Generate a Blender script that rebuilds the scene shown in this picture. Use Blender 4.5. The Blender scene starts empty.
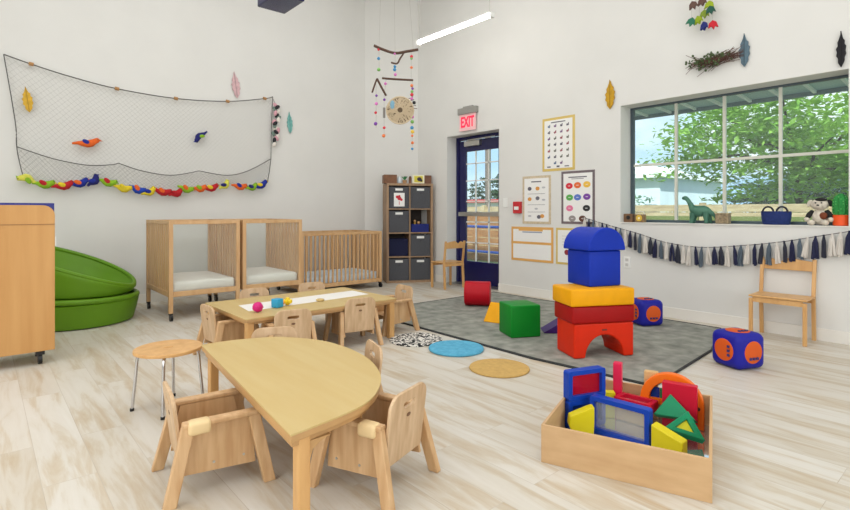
import bpy, bmesh, math, random
from mathutils import Vector, Matrix, Euler
random.seed(7)
C = bpy.context.scene
COL = C.collection
PI = math.pi
R = math.radians

# ------------------------------------------------------------------ materials
def lin(c):
    return tuple(((v/255)/12.92 if v/255 <= .04045 else ((v/255+.055)/1.055)**2.4) for v in c) + (1,)
MATS = {}
def mat(name, rgb, rough=.5, var=0, scale=8, stretch=(1,1,1), rgb2=None, emit=0, metal=0, alpha=1, trans=0, bump=0, spec=.5, sheen=0):
    if name in MATS: return MATS[name]
    m = bpy.data.materials.new(name); m.use_nodes = True
    nt = m.node_tree; b = nt.nodes['Principled BSDF']
    b.inputs['Base Color'].default_value = lin(rgb)
    b.inputs['Roughness'].default_value = rough
    b.inputs['Metallic'].default_value = metal
    b.inputs['Specular IOR Level'].default_value = spec
    if sheen: b.inputs['Sheen Weight'].default_value = sheen
    if trans: b.inputs['Transmission Weight'].default_value = trans
    if alpha < 1: b.inputs['Alpha'].default_value = alpha
    if emit:
        b.inputs['Emission Color'].default_value = lin(rgb); b.inputs['Emission Strength'].default_value = emit
    tc = nt.nodes.new('ShaderNodeTexCoord'); mp = nt.nodes.new('ShaderNodeMapping')
    mp.inputs['Scale'].default_value = stretch
    no = nt.nodes.new('ShaderNodeTexNoise'); no.inputs['Scale'].default_value = scale; no.inputs['Detail'].default_value = 5
    nt.links.new(tc.outputs['Object'], mp.inputs['Vector']); nt.links.new(mp.outputs['Vector'], no.inputs['Vector'])
    if var or rgb2:
        cr = nt.nodes.new('ShaderNodeValToRGB')
        cr.color_ramp.elements[0].position = .3; cr.color_ramp.elements[1].position = .7
        c2 = rgb2 or tuple(max(0, v*(1-var)) for v in rgb)
        cr.color_ramp.elements[0].color = lin(c2); cr.color_ramp.elements[1].color = lin(rgb)
        nt.links.new(no.outputs['Fac'], cr.inputs['Fac']); nt.links.new(cr.outputs['Color'], b.inputs['Base Color'])
    if bump:
        bu = nt.nodes.new('ShaderNodeBump'); bu.inputs['Strength'].default_value = bump; bu.inputs['Distance'].default_value = .01
        nt.links.new(no.outputs['Fac'], bu.inputs['Height']); nt.links.new(bu.outputs['Normal'], b.inputs['Normal'])
    MATS[name] = m
    return m

def floor_mat():
    m = bpy.data.materials.new('pale_plank_floor'); m.use_nodes = True
    nt = m.node_tree; N = nt.nodes.new; L = nt.links.new; b = nt.nodes['Principled BSDF']
    tc = N('ShaderNodeTexCoord'); mp = N('ShaderNodeMapping'); mp.inputs['Rotation'].default_value = (0,0,R(90))
    L(tc.outputs['Object'], mp.inputs['Vector'])
    br = N('ShaderNodeTexBrick'); br.inputs['Scale'].default_value = 1; br.offset = .37; br.offset_frequency = 2
    br.inputs['Brick Width'].default_value = 1.22; br.inputs['Row Height'].default_value = .18
    br.inputs['Mortar Size'].default_value = .0012; br.inputs['Bias'].default_value = 0
    br.inputs['Color1'].default_value = (0,0,0,1); br.inputs['Color2'].default_value = (1,1,1,1); br.inputs['Mortar'].default_value = (.5,.5,.5,1)
    L(mp.outputs['Vector'], br.inputs['Vector'])
    # streaks, different on every plank
    mp2 = N('ShaderNodeMapping'); mp2.inputs['Scale'].default_value = (13, 1.5, 1)
    L(tc.outputs['Object'], mp2.inputs['Vector'])
    ad = N('ShaderNodeVectorMath'); ad.operation = 'MULTIPLY_ADD'
    ad.inputs[1].default_value = (0, 9, 5)
    L(br.outputs['Color'], ad.inputs[0]); L(mp2.outputs['Vector'], ad.inputs[2])
    n1 = N('ShaderNodeTexNoise'); n1.inputs['Scale'].default_value = 1.0; n1.inputs['Detail'].default_value = 7; n1.inputs['Roughness'].default_value = .62; n1.inputs['Distortion'].default_value = .6
    L(ad.outputs[0], n1.inputs['Vector'])
    cr = N('ShaderNodeValToRGB'); e = cr.color_ramp.elements
    e[0].position = .26; e[0].color = lin((190,169,140)); e[1].position = .43; e[1].color = lin((203,193,176))
    x = e.new(.52); x.color = lin((212,207,197)); x = e.new(.8); x.color = lin((221,218,212))
    L(n1.outputs['Fac'], cr.inputs['Fac'])
    mx = N('ShaderNodeMix'); mx.data_type = 'RGBA'; mx.blend_type = 'MULTIPLY'
    ma = N('ShaderNodeMath'); ma.operation = 'MULTIPLY'; ma.inputs[1].default_value = .3
    L(br.outputs['Fac'], ma.inputs[0]); L(ma.outputs[0], mx.inputs[0]); L(cr.outputs['Color'], mx.inputs[6]); mx.inputs[7].default_value = lin((165,145,120))
    # plank to plank tone
    mx2 = N('ShaderNodeMix'); mx2.data_type = 'RGBA'; mx2.blend_type = 'MULTIPLY'
    cr2 = N('ShaderNodeValToRGB'); cr2.color_ramp.elements[0].color = lin((244,241,236)); cr2.color_ramp.elements[1].color = (1,1,1,1)
    L(br.outputs['Color'], cr2.inputs['Fac']); mx2.inputs[0].default_value = 1
    L(mx.outputs[2], mx2.inputs[6]); L(cr2.outputs['Color'], mx2.inputs[7])
    L(mx2.outputs[2], b.inputs['Base Color'])
    b.inputs['Roughness'].default_value = .42; b.inputs['Specular IOR Level'].default_value = .4
    bu = N('ShaderNodeBump'); bu.inputs['Strength'].default_value = .08; L(n1.outputs['Fac'], bu.inputs['Height']); L(bu.outputs['Normal'], b.inputs['Normal'])
    return m

WALL = mat('warm_white_wall_paint', (223,222,218), .85, .02, 2)
CEIL = mat('ceiling_paint', (225,222,215), .9)
TRIM = mat('white_trim_paint', (232,229,222), .5)
MAPLE = mat('maple_wood', (218,180,132), .45, 0, 3, (6,6,1), rgb2=(205,164,116))
CHAIRW = mat('chair_plywood', (216,180,136), .45, 0, 4, (9,9,1), rgb2=(192,150,104))
BACKW = mat('chair_back_plywood', (214,184,148), .45, 0, 4, (9,9,1), rgb2=(190,156,118))
BEECH = mat('beech_wood', (220,174,114), .4, 0, 3, (6,6,1), rgb2=(200,150,92))
CRIBW = mat('crib_wood', (214,176,130), .45, 0, 3, (6,6,1), rgb2=(198,154,106))
TOPW = mat('yellow_maple_laminate', (204,180,124), .42, 0, 2, (8,1,1), rgb2=(199,171,112), spec=.3)
EDGEW = mat('table_edge_wood', (202,158,104), .45, .1, 4)
CABW = mat('cabinet_maple_veneer', (204,156,98), .45, 0, 2, (8,8,.6), rgb2=(192,142,84), spec=.3)
CRATEW = mat('crate_plywood', (208,172,128), .5, 0, 3, (2,2,8), rgb2=(194,156,112))
OAKG = mat('greyed_oak', (168,138,108), .55, 0, 3, (8,8,1), rgb2=(142,112,84))
GREEN = mat('green_vinyl', (100,146,26), .45, .05, 6, bump=.1, spec=.3)
GREEND = mat('green_quilted_vinyl', (98,142,34), .5, .05, 6, bump=.3)
NAVY = mat('navy_paint', (22,22,78), .25)
NAVYB = mat('blue_cabinet_edge', (28,38,130), .45)
BLACK = mat('black_plastic', (22,22,24), .4)
CHROME = mat('chrome', (205,205,208), .16, metal=1)
STEEL = mat('brushed_steel', (190,188,182), .35, metal=.9)
WHITEP = mat('white_plastic', (235,235,232), .5)
SHEET = mat('white_cotton_sheet', (226,224,217), .9, .04, 10, bump=.3)
PAD = mat('cream_plastic', (228,200,150), .5)
MARK = mat('dark_stamp', (120,85,60), .6)
def clear(name='clear_acrylic', tint=(245,250,250), rough=.02, mixf=.92):
    m = bpy.data.materials.new(name); m.use_nodes = True; nt = m.node_tree
    b = nt.nodes['Principled BSDF']; b.inputs['Base Color'].default_value = lin(tint); b.inputs['Roughness'].default_value = rough
    t = nt.nodes.new('ShaderNodeBsdfTransparent'); t.inputs[0].default_value = lin(tint)
    mx = nt.nodes.new('ShaderNodeMixShader'); mx.inputs[0].default_value = mixf
    nt.links.new(b.outputs[0], mx.inputs[1]); nt.links.new(t.outputs[0], mx.inputs[2])
    nt.links.new(mx.outputs[0], nt.nodes['Material Output'].inputs[0])
    return m
ACRYL = clear('clear_acrylic', (252,253,252), .05, .95)
GLASS = clear('window_glass', (243,249,248), .02, .95)
def tint(name, rgb, mixf=.6): return clear(name, rgb, .08, mixf)

# ------------------------------------------------------------------ mesh builder
class MB:
    def __init__(s): s.bm = bmesh.new(); s.mi = 0
    def _tag(s, fs):
        for f in fs: f.material_index = s.mi
    def box(s, c, d, rot=(0,0,0)):
        m = Matrix.Translation(c) @ Euler(rot).to_matrix().to_4x4() @ Matrix.Diagonal((d[0],d[1],d[2],1))
        r = bmesh.ops.create_cube(s.bm, size=1, matrix=m)
        s._tag({f for v in r['verts'] for f in v.link_faces}); return s
    def b2(s, x0,x1,y0,y1,z0,z1): return s.box(((x0+x1)/2,(y0+y1)/2,(z0+z1)/2),(abs(x1-x0),abs(y1-y0),abs(z1-z0)))
    def rbox(s, c, d, rad, rot=(0,0,0), seg=2):
        r = bmesh.ops.create_cube(s.bm, size=1, matrix=Matrix.Diagonal((d[0],d[1],d[2],1)))
        es = list({e for v in r['verts'] for e in v.link_edges})
        vs0 = set(s.bm.verts) - set(r['verts'])
        bmesh.ops.bevel(s.bm, geom=es, offset=rad, segments=seg, profile=.5, affect='EDGES')
        nv = [v for v in s.bm.verts if v not in vs0]
        bmesh.ops.transform(s.bm, matrix=Matrix.Translation(c) @ Euler(rot).to_matrix().to_4x4(), verts=nv)
        s._tag({f for v in nv for f in v.link_faces}); return s
    def beam(s, p0, p1, w, t, up=(0,0,1)):
        p0, p1 = Vector(p0), Vector(p1); z = (p1-p0); L = z.length; z.normalize()
        x = Vector(up).cross(z)
        if x.length < 1e-4: x = Vector((1,0,0)).cross(z)
        x.normalize(); y = z.cross(x)
        m = Matrix((x,y,z)).transposed().to_4x4(); m.translation = (p0+p1)/2
        r = bmesh.ops.create_cube(s.bm, size=1, matrix=m @ Matrix.Diagonal((w,t,L,1)))
        s._tag({f for v in r['verts'] for f in v.link_faces}); return s
    def cyl(s, p0, p1, r, r2=None, n=16):
        p0, p1 = Vector(p0), Vector(p1); d = p1-p0
        q = Vector((0,0,1)).rotation_difference(d.normalized()).to_matrix().to_4x4()
        m = Matrix.Translation((p0+p1)/2) @ q
        k = bmesh.ops.create_cone(s.bm, cap_ends=True, segments=n, radius1=r, radius2=r if r2 is None else r2, depth=d.length, matrix=m)
        s._tag({f for v in k['verts'] for f in v.link_faces}); return s
    def sph(s, c, r, sc=(1,1,1), rot=(0,0,0), n=12):
        m = Matrix.Translation(c) @ Euler(rot).to_matrix().to_4x4() @ Matrix.Diagonal((sc[0],sc[1],sc[2],1))
        k = bmesh.ops.create_uvsphere(s.bm, u_segments=n, v_segments=max(6,n//2+2), radius=r, matrix=m)
        s._tag({f for v in k['verts'] for f in v.link_faces}); return s
    def tube(s, pts, r, n=8, close=False):
        pts = [Vector(p) for p in pts]; rings = []; N = len(pts)
        for i, p in enumerate(pts):
            a = pts[(i-1) % N] if (i or close) else p
            b = pts[(i+1) % N] if (i < N-1 or close) else p
            t = (b-a).normalized()
            u = t.cross(Vector((0,0,1)))
            if u.length < .05: u = t.cross(Vector((0,1,0)))
            u.normalize(); v = t.cross(u)
            rr = r[i] if isinstance(r,(list,tuple)) else r
            rings.append([s.bm.verts.new(p + (u*math.cos(2*PI*k/n)+v*math.sin(2*PI*k/n))*rr) for k in range(n)])
        fs = []
        for i in range(N if close else N-1):
            A, B = rings[i], rings[(i+1) % N]
            for k in range(n): fs.append(s.bm.faces.new((A[k],A[(k+1)%n],B[(k+1)%n],B[k])))
        if not close and n > 2:
            fs.append(s.bm.faces.new(rings[0][::-1])); fs.append(s.bm.faces.new(rings[-1]))
        s._tag(fs); return s
    def prism(s, outer, t, M=None, holes=()):
        """polygon in local xy, extruded from 0 to t along local z"""
        bm = bmesh.new(); es = []
        for loop in [outer]+list(holes):
            vs = [bm.verts.new((p[0],p[1],0)) for p in loop]
            for i in range(len(vs)): es.append(bm.edges.new((vs[i],vs[(i+1)%len(vs)])))
        if holes: bmesh.ops.triangle_fill(bm, use_beauty=True, use_dissolve=False, edges=es)
        else: bm.faces.new(bm.verts)
        r = bmesh.ops.extrude_face_region(bm, geom=list(bm.faces))
        bmesh.ops.translate(bm, vec=(0,0,t), verts=[g for g in r['geom'] if isinstance(g, bmesh.types.BMVert)])
        bmesh.ops.recalc_face_normals(bm, faces=bm.faces)
        if M is not None: bmesh.ops.transform(bm, matrix=M, verts=bm.verts)
        for f in bm.faces: f.material_index = s.mi
        me = bpy.data.meshes.new('t'); bm.to_mesh(me); bm.free(); s.bm.from_mesh(me); bpy.data.meshes.remove(me)
        return s
    def lathe(s, prof, c=(0,0,0), n=32, M=None):
        rings = []
        for (r,z) in prof:
            rings.append([s.bm.verts.new((r*math.cos(2*PI*k/n), r*math.sin(2*PI*k/n), z)) for k in range(n)])
        fs = []
        for A,B in zip(rings, rings[1:]):
            for k in range(n): fs.append(s.bm.faces.new((A[k],A[(k+1)%n],B[(k+1)%n],B[k])))
        fs.append(s.bm.faces.new(rings[0][::-1])); fs.append(s.bm.faces.new(rings[-1]))
        vs = [v for r_ in rings for v in r_]
        bmesh.ops.transform(s.bm, matrix=Matrix.Translation(c) @ (M or Matrix()), verts=vs)
        s._tag(fs); return s
    def build(s, name, mats, parent=None, loc=(0,0,0), rot=(0,0,0), smooth=False, bevel=0):
        me = bpy.data.meshes.new(name); bmesh.ops.recalc_face_normals(s.bm, faces=s.bm.faces)
        s.bm.to_mesh(me); s.bm.free()
        for m in (mats if isinstance(mats,(list,tuple)) else [mats]): me.materials.append(m)
        o = bpy.data.objects.new(name, me); COL.objects.link(o)
        o.location = loc; o.rotation_euler = rot
        if smooth:
            me.polygons.foreach_set('use_smooth', [True]*len(me.polygons))
            try: me.set_sharp_from_angle(angle=R(42))
            except Exception: pass
        if bevel:
            bv = o.modifiers.new('bevel','BEVEL'); bv.width = bevel; bv.segments = 2; bv.limit_method = 'ANGLE'; bv.angle_limit = R(40)
        if parent: o.parent = parent
        return o

def thing(name, label, cat, loc=(0,0,0), rz=0, group=None):
    o = bpy.data.objects.new(name, None); COL.objects.link(o); o.empty_display_size = .05
    o.location = loc; o.rotation_euler = (0,0,rz)
    return tag(o, label, cat, group)
def tag(o, label, cat, group=None):
    o['label'] = label; o['category'] = cat
    if group: o['group'] = group
    return o
def struct(o): o['kind'] = 'structure'; return o
def dup(root, loc, rz, label, group=None):
    def cp(o, par):
        c = o.copy(); COL.objects.link(c)
        if par: c.parent = par
        for ch in list(o.children): cp(ch, c)
        return c
    r = cp(root, None); r.location = loc; r.rotation_euler = (0,0,rz); r['label'] = label
    if group: r['group'] = group
    return r
def rrect(w, h, r, n=6, cx=0, cy=0, corners=(1,1,1,1)):
    pts = []
    for (sx,sy,a,on) in ((1,-1,-90,corners[0]),(1,1,0,corners[1]),(-1,1,90,corners[2]),(-1,-1,180,corners[3])):
        if not on: pts.append((cx+sx*w/2, cy+sy*h/2)); continue
        for k in range(n+1):
            t = R(a+90*k/n); pts.append((cx+sx*(w/2-r)+r*math.cos(t), cy+sy*(h/2-r)+r*math.sin(t)))
    return pts
def ell(rx, ry, n=24, cx=0, cy=0): return [(cx+rx*math.cos(2*PI*k/n), cy+ry*math.sin(2*PI*k/n)) for k in range(n)]
# matrices: on_right = flat things facing the room on the right wall; local x -> -Y, y -> Z, z -> -X
def on_right(y, z, x): return Matrix(((0,0,-1,x),(-1,0,0,y),(0,1,0,z),(0,0,0,1)))
# facing -Y (left wall): local x -> X, y -> Z, z -> -Y
def on_left(x, z, y): return Matrix(((1,0,0,x),(0,0,-1,y),(0,1,0,z),(0,0,0,1)))

# ------------------------------------------------------------------ room shell
XR, YL, H = 5.2, 6.6, 4.8
X0, Y0 = -2.4, -2.6
WT = .25
WY0, WY1, WZ0, WZ1 = .86, 2.776, .935, 2.19      # window opening
DY0, DY1, DZ = 4.485, 5.487, 2.15                # door opening
m = MB(); m.b2(X0, XR+WT, Y0, YL+.2, -.06, 0)
struct(m.build('floor', floor_mat()))
m = MB(); m.b2(X0-.2, XR+WT, Y0-.2, YL+.2, H, H+.15); struct(m.build('ceiling', CEIL))
m = MB()
m.b2(XR,XR+WT, Y0,WY0,0,H); m.b2(XR,XR+WT, WY0,WY1,0,WZ0); m.b2(XR,XR+WT,WY0,WY1,WZ1,H)
m.b2(XR,XR+WT, WY1,DY0,0,H); m.b2(XR,XR+WT, DY0,DY1,DZ,H); m.b2(XR,XR+WT,DY1,YL+.2,0,H)
struct(m.build('wall_right', WALL))
m = MB(); m.b2(X0-.2, XR, YL, YL+.2, 0, H); struct(m.build('wall_left', WALL))
m = MB(); m.prism([(4.5,YL),(XR,6.15),(XR,YL)], H); struct(m.build('wall_back', WALL))
m = MB(); m.b2(X0-.2,X0,Y0-.2,YL,0,H); struct(m.build('wall_west', WALL))
m = MB(); m.b2(X0,XR+WT,Y0-.2,Y0,0,H); struct(m.build('wall_south', WALL))
m = MB(); m.b2(XR-.014,XR,Y0,DY0-.0,0,.1); m.b2(XR-.014,XR,DY1,6.13,0,.1); struct(m.build('baseboard_right', TRIM))
m = MB(); m.b2(X0,4.5,YL-.014,YL,0,.1); struct(m.build('baseboard_left', TRIM))

# window
w = struct(bpy.data.objects.new('window_1', None)); COL.objects.link(w); w.location = (XR+.23,(WY0+WY1)/2,WZ0)
def rel(o, par): o.parent = par; o.matrix_parent_inverse = Matrix.Translation(-Vector(par.location)); return o
m = MB(); xf = XR+.215
m.b2(xf,xf+.04,WY1-.035,WY1,WZ0,WZ1); m.b2(xf,xf+.04,WY0,WY0+.035,WZ0,WZ1)
m.b2(xf,xf+.04,WY0+.035,WY1-.035,WZ0,WZ0+.03); m.b2(xf,xf+.04,WY0+.035,WY1-.035,WZ1-.02,WZ1)
rel(m.build('window_frame', mat('dark_window_frame',(70,84,92),.5)), w)
m = MB()
for y in (2.29,1.836,1.376): m.b2(xf+.005,xf+.035,y-.013,y+.013,WZ0+.03,WZ1-.02)
m.b2(xf+.006,xf+.034,WY0+.035,WY1-.035,1.543,1.569)
rel(m.build('muntins', mat('cream_muntin',(205,205,192),.5)), w)
m = MB(); m.b2(xf+.018,xf+.022,WY0+.03,WY1-.03,WZ0+.02,WZ1-.01)
rel(m.build('pane', GLASS), w)
m = MB(); m.b2(XR-.012,xf,WY0,WY1,WZ0-.004,WZ0+.004); rel(m.build('window_sill', TRIM), w)

# door
d = struct(bpy.data.objects.new('door_1', None)); COL.objects.link(d); d.location = (XR+.2,(DY0+DY1)/2,0)
xd = XR+.19
m = MB(); m.b2(xd,xd+.05,DY1-.05,DY1,0,DZ); m.b2(xd,xd+.05,DY0,DY0+.05,0,DZ); m.b2(xd,xd+.05,DY0+.05,DY1-.05,DZ-.05,DZ)
rel(m.build('door_frame', NAVY), d)
m = MB(); ya, yb = DY0+.055, DY1-.055
m.b2(xd+.012,xd+.05,yb-.13,yb,.01,2.09); m.b2(xd+.012,xd+.05,ya,ya+.13,.01,2.09)
m.b2(xd+.012,xd+.05,ya+.13,yb-.13,.01,.33); m.b2(xd+.012,xd+.05,ya+.13,yb-.13,1.93,2.09)
rel(m.build('door_leaf', NAVY, bevel=.003), d)
m = MB(); m.b2(xd+.03,xd+.034,ya+.12,yb-.12,.32,1.94); rel(m.build('pane', GLASS), d)
m = MB()
for y in (4.86,5.11): m.b2(xd+.022,xd+.04,y-.009,y+.009,.33,1.93)
for z in (.6,.9,1.2,1.5,1.75): m.b2(xd+.022,xd+.04,ya+.13,yb-.13,z-.008,z+.008)
rel(m.build('muntins', WHITEP), d)
m = MB(); m.b2(xd-.03,xd-.012,ya+.06,yb-.02,.985,1.045); m.b2(xd-.012,xd+.012,ya+.07,ya+.13,.985,1.045); m.b2(xd-.012,xd+.012,yb-.09,yb-.03,.985,1.045)
rel(m.build('push_bar', STEEL, bevel=.004), d)
m = MB(); m.b2(xd-.045,xd+.01,4.98,5.28,2.0,2.075); m.beam((xd-.05,5.2,2.085),(xd-.03,4.7,2.095),.02,.015)
rel(m.build('door_closer', STEEL, bevel=.003), d)
m = MB(); m.b2(XR,XR+WT,DY0,DY1,-.001,.008); struct(m.build('trim_1', STEEL))

# ------------------------------------------------------------------ ceiling fixtures
def pendant(x, y0, y1, z, label):
    t = thing('pendant_light', label, 'light', (x,(y0+y1)/2,z))
    L = (y1-y0)/2
    m = MB(); m.cyl((0,-L,0),(0,L,0),.022,n=16); m.build('diffuser_tube', LIT, t, smooth=True)
    m = MB(); m.box((0,-L-.015,0),(.05,.03,.055)); m.box((0,L+.015,0),(.05,.03,.055)); m.box((0,0,.03),(.045,2*L,.012)); m.build('housing', WHITEP, t)
    for s in (-1,1):
        m = MB(); m.cyl((0,s*(L-.02),.04),(0,s*(L-.02),H-z),.004,n=8); m.build('suspension_cable', STEEL, t)
    return t
LIT = mat('lit_diffuser', (255,250,242), .5, emit=14)
pendant(4.215, 3.75, 4.97, 3.2, 'glowing white linear tube light hanging near the back corner')
def lamp(n, x, y, z, sx, sy, e, rot=(0,0,0), col=(1,.97,.92)):
    l = bpy.data.lights.new(n,'AREA'); l.shape='RECTANGLE'; l.size=sx; l.size_y=sy; l.energy=e; l.color=col
    o = bpy.data.objects.new(n,l); COL.objects.link(o); o.location=(x,y,z); o.rotation_euler=rot; return o
for i,(x,y) in enumerate(((.4,.2),(.6,4.0),(3.0,.9),(2.9,4.2),(-1.2,2.2))):
    lamp('ceiling_fill_light', x, y, 4.7, 2.2, 2.2, 34, (0,0,0), (.985,.99,1))  # unseen soft fill added below the ceiling, no fixture there
# added fill lights behind and left of the camera; those walls have no windows
lamp('rear_fill_light', 1.4, -2.45, 1.8, 5.5, 2.8, 100, (R(88),0,0), (.93,.97,1))
lamp('side_fill_light', -2.3, 1.8, 1.8, 2.8, 5.0, 100, (0,R(-88),0), (.93,.97,1))

# navy box under the ceiling
t = thing('hanging_box', 'glossy dark navy box hanging down from the ceiling above the net', 'ceiling box', (2.35,4.98,3.2))
m = MB(); m.rbox((0,0,.17),(.31,.46,.34),.012); m.build('body', NAVY, t)
for s in (-1,1):
    m = MB(); m.cyl((s*.1,0,.34),(s*.1,0,H-3.2),.006,n=8); m.build('hanger_rod', STEEL, t)

# exit sign
t = thing('exit_sign', 'red and white EXIT sign mounted above the navy door', 'exit sign', (XR,5.03,2.305)); t.scale=(.88,.88,.88)
m = MB(); m.b2(-.07,0,-.2,.2,.135,.235); m.b2(-.05,0,-.1,.1,.235,.26); m.build('housing', mat('grey_metal_housing',(150,148,142),.5), t, bevel=.004)
m = MB(); m.b2(-.045,-.037,-.18,.18,-.13,.135); m.build('panel', mat('exit_panel',(240,190,192),.3,emit=.12), t)
def text(s, size, M, mt, parent, name='lettering', ext=.002, bold=0):
    cu = bpy.data.curves.new(name,'FONT'); cu.body = s; cu.size = size; cu.extrude = ext; cu.offset = bold
    cu.align_x = 'CENTER'; cu.align_y = 'CENTER'
    o = bpy.data.objects.new(name,cu); COL.objects.link(o)
    bpy.context.view_layer.update()
    me = bpy.data.meshes.new_from_object(o.evaluated_get(bpy.context.evaluated_depsgraph_get()))
    bpy.data.objects.remove(o); me.transform(M); me.materials.clear(); me.materials.append(mt)
    n = bpy.data.objects.new(name,me); COL.objects.link(n); n.parent = parent; return n
text('EXIT', .2, on_right(0,0,-.0475) @ Matrix.Diagonal((.72,1.15,1,1)), mat('exit_red',(235,35,75),.4,emit=.7), t, bold=.006)

# fire alarm, outlet
t = thing('fire_alarm', 'small red fire alarm pull station beside the beige-bordered poster', 'fire alarm', (XR,4.16,1.105))
m = MB(); m.rbox((-.02,0,0),(.04,.12,.15),.006); m.build('box', mat('alarm_red',(196,40,48),.4), t)
m = MB(); m.b2(-.046,-.04,-.035,.035,-.03,.012); m.build('pull_handle', WHITEP, t)
t = thing('power_outlet', 'white wall outlet beside the blue soft block', 'outlet', (XR,2.70,.515))
m = MB(); m.rbox((-.004,0,0),(.008,.075,.118),.003); m.build('plate', WHITEP, t)
for z in (.026,-.026):
    m = MB(); m.b2(-.011,-.008,-.017,.017,z-.015,z+.015); m.build('socket', mat('socket_grey',(200,198,194),.5), t)
t = thing('light_switch', 'white light switch plate beside the door', 'switch', (XR,4.37,1.17))
m = MB(); m.rbox((-.004,0,0),(.008,.075,.118),.003); m.build('plate', WHITEP, t)
m = MB(); m.b2(-.012,-.008,-.012,.012,-.03,.03); m.build('rocker', WHITEP, t)

# ------------------------------------------------------------------ posters
PAPER = mat('poster_paper', (236,235,232), .6)
def poster(label, y1, y0, z1, z0, border, bw=.028):
    t = thing('poster', label, 'poster', (XR,(y0+y1)/2,(z0+z1)/2)); w, h = y1-y0, z1-z0
    m = MB(); m.b2(-.005,0,-w/2,w/2,-h/2,h/2); m.build('border', border, t)
    m = MB(); m.b2(-.0065,-.005,-w/2+bw,w/2-bw,-h/2+bw,h/2-bw); m.build('sheet', PAPER, t)
    return t, w, h
def pmark(m, x, z, rx, rz, n=16): m.prism(ell(rx,rz,n), .0012, on_right(-x,z,-.0065))
INK = mat('grey_ink',(96,92,104),.6)
gold = mat('gold_border',(214,186,104),.6); beige = mat('beige_border',(214,196,166),.6,.12,40); greyb = mat('grey_border',(118,104,108),.6,.1,40); orangeb = mat('orange_border',(222,168,92),.6)
t,w,h = poster('tall alphabet poster with gold border, highest of the wall posters', 3.785,3.335,2.18,1.54, gold, .03)
cols = [(96,92,104),(150,80,90),(90,110,140),(120,90,130),(110,110,100)]
gm = [mat('picture_ink_%s'%'abcde'[i], c, .6) for i,c in enumerate(cols)]
m = MB()
for r in range(7):
    for c in range(4):
        if r == 6 and c in (0,3): continue
        m.mi = random.randrange(5)
        x, z = -.13+c*.087, .215-r*.074
        m.box((-.0072,-x,z),(.0012,.032,.022),(random.uniform(-.4,.4),0,0)); m.box((-.0072,-x-.012,z+.016),(.0012,.012,.016))
m.build('pictures', gm, t)
m = MB(); m.box((-.0072,0,.262),(.0012,.2,.012)); m.box((-.0072,.13,-.27),(.0012,.05,.015)); m.box((-.0072,-.12,-.27),(.0012,.06,.012)); m.box((-.0072,0,-.268),(.0012,.04,.02)); m.build('title_line', INK, t)
t,w,h = poster('white picture poster with beige border left of the colour chart', 4.09,3.665,1.495,.90, beige, .03)
pmt=[gm[0],mat('orange_ink',(214,150,70),.6),mat('pale_grey_ink',(186,186,190),.6),mat('dark_grey_ink',(104,104,116),.6)]
for i,(x,z,c) in enumerate(((-.1,.14,0),(0.02,.14,1),(.11,.15,2),(-.1,.01,1),(.02,.02,3),(.11,0,2),(-.1,-.2,2),(.04,-.21,3),(.09,-.2,1),(0,-.11,2))):
    m = MB(); pmark(m, x, z, .03 if c!=2 else .026, .024 if c!=2 else .012); m.build('picture', pmt[c], t)
m = MB(); m.box((-.0072,0,.225),(.0012,.15,.014))
for z in (.075,-.06,-.15): m.box((-.0072,0,z),(.0012,.26,.004))
m.build('text_line', INK, t)
t,w,h = poster('colour chart poster with grey border and bright colour blobs', 3.515,3.08,1.525,.91, greyb, .028)
blobs = [(-.11,.135,(212,38,58)),(0,.14,(226,106,50)),(.12,.145,(238,190,70)),(-.105,0,(92,172,84)),(0,.0,(92,120,200)),(.12,.005,(122,66,160)),(-.105,-.125,(226,120,156)),(.115,-.125,(34,34,36)),(-.07,-.245,(150,142,140)),(.065,-.245,(96,56,44))]
for i,(x,z,c) in enumerate(blobs):
    m = MB(); pmark(m, x, z, .047, .036); m.build('colour_blob', mat('blob_colour_%s'%'abcdefghij'[i],c,.6), t)
m = MB(); m.box((-.0072,0,.235),(.0012,.24,.012)); m.box((-.0072,0,.215),(.0012,.16,.006)); m.build('title_line', INK, t)
m = MB()
for (x,z,c) in blobs: m.box((-.0082,-x,z),(.0006,.03,.006))
m.build('word_line', PAPER, t)
t,w,h = poster('wide orange-bordered chart split into two white panels', 4.27,3.63,.86,.43, orangeb, .03)
m = MB(); m.b2(-.0085,-.0065,-w/2,w/2,-.0,.03); m.b2(-.0085,-.0065,-.17,.2,.165,.186); m.build('divider_strip', orangeb, t)
m = MB(); m.box((-.0075,-.01,.15),(.0012,.3,.014)); m.build('title_line', mat('blue_grey_ink',(150,160,180),.6), t)
t,w,h = poster('gold-bordered chart with a dark red dot behind the blue block', 3.59,3.17,.86,.43, gold, .025)
m = MB(); pmark(m,-.06,-.07,.033,.033); m.build('red_dot', mat('dark_red_ink',(140,40,52),.6), t)
m = MB()
for i in range(4): m.box((-.0075,.0,.12-.035*i),(.0012,.25,.005))
m.build('text_line', mat('pale_grey_ink',(186,186,190),.6), t)

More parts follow.
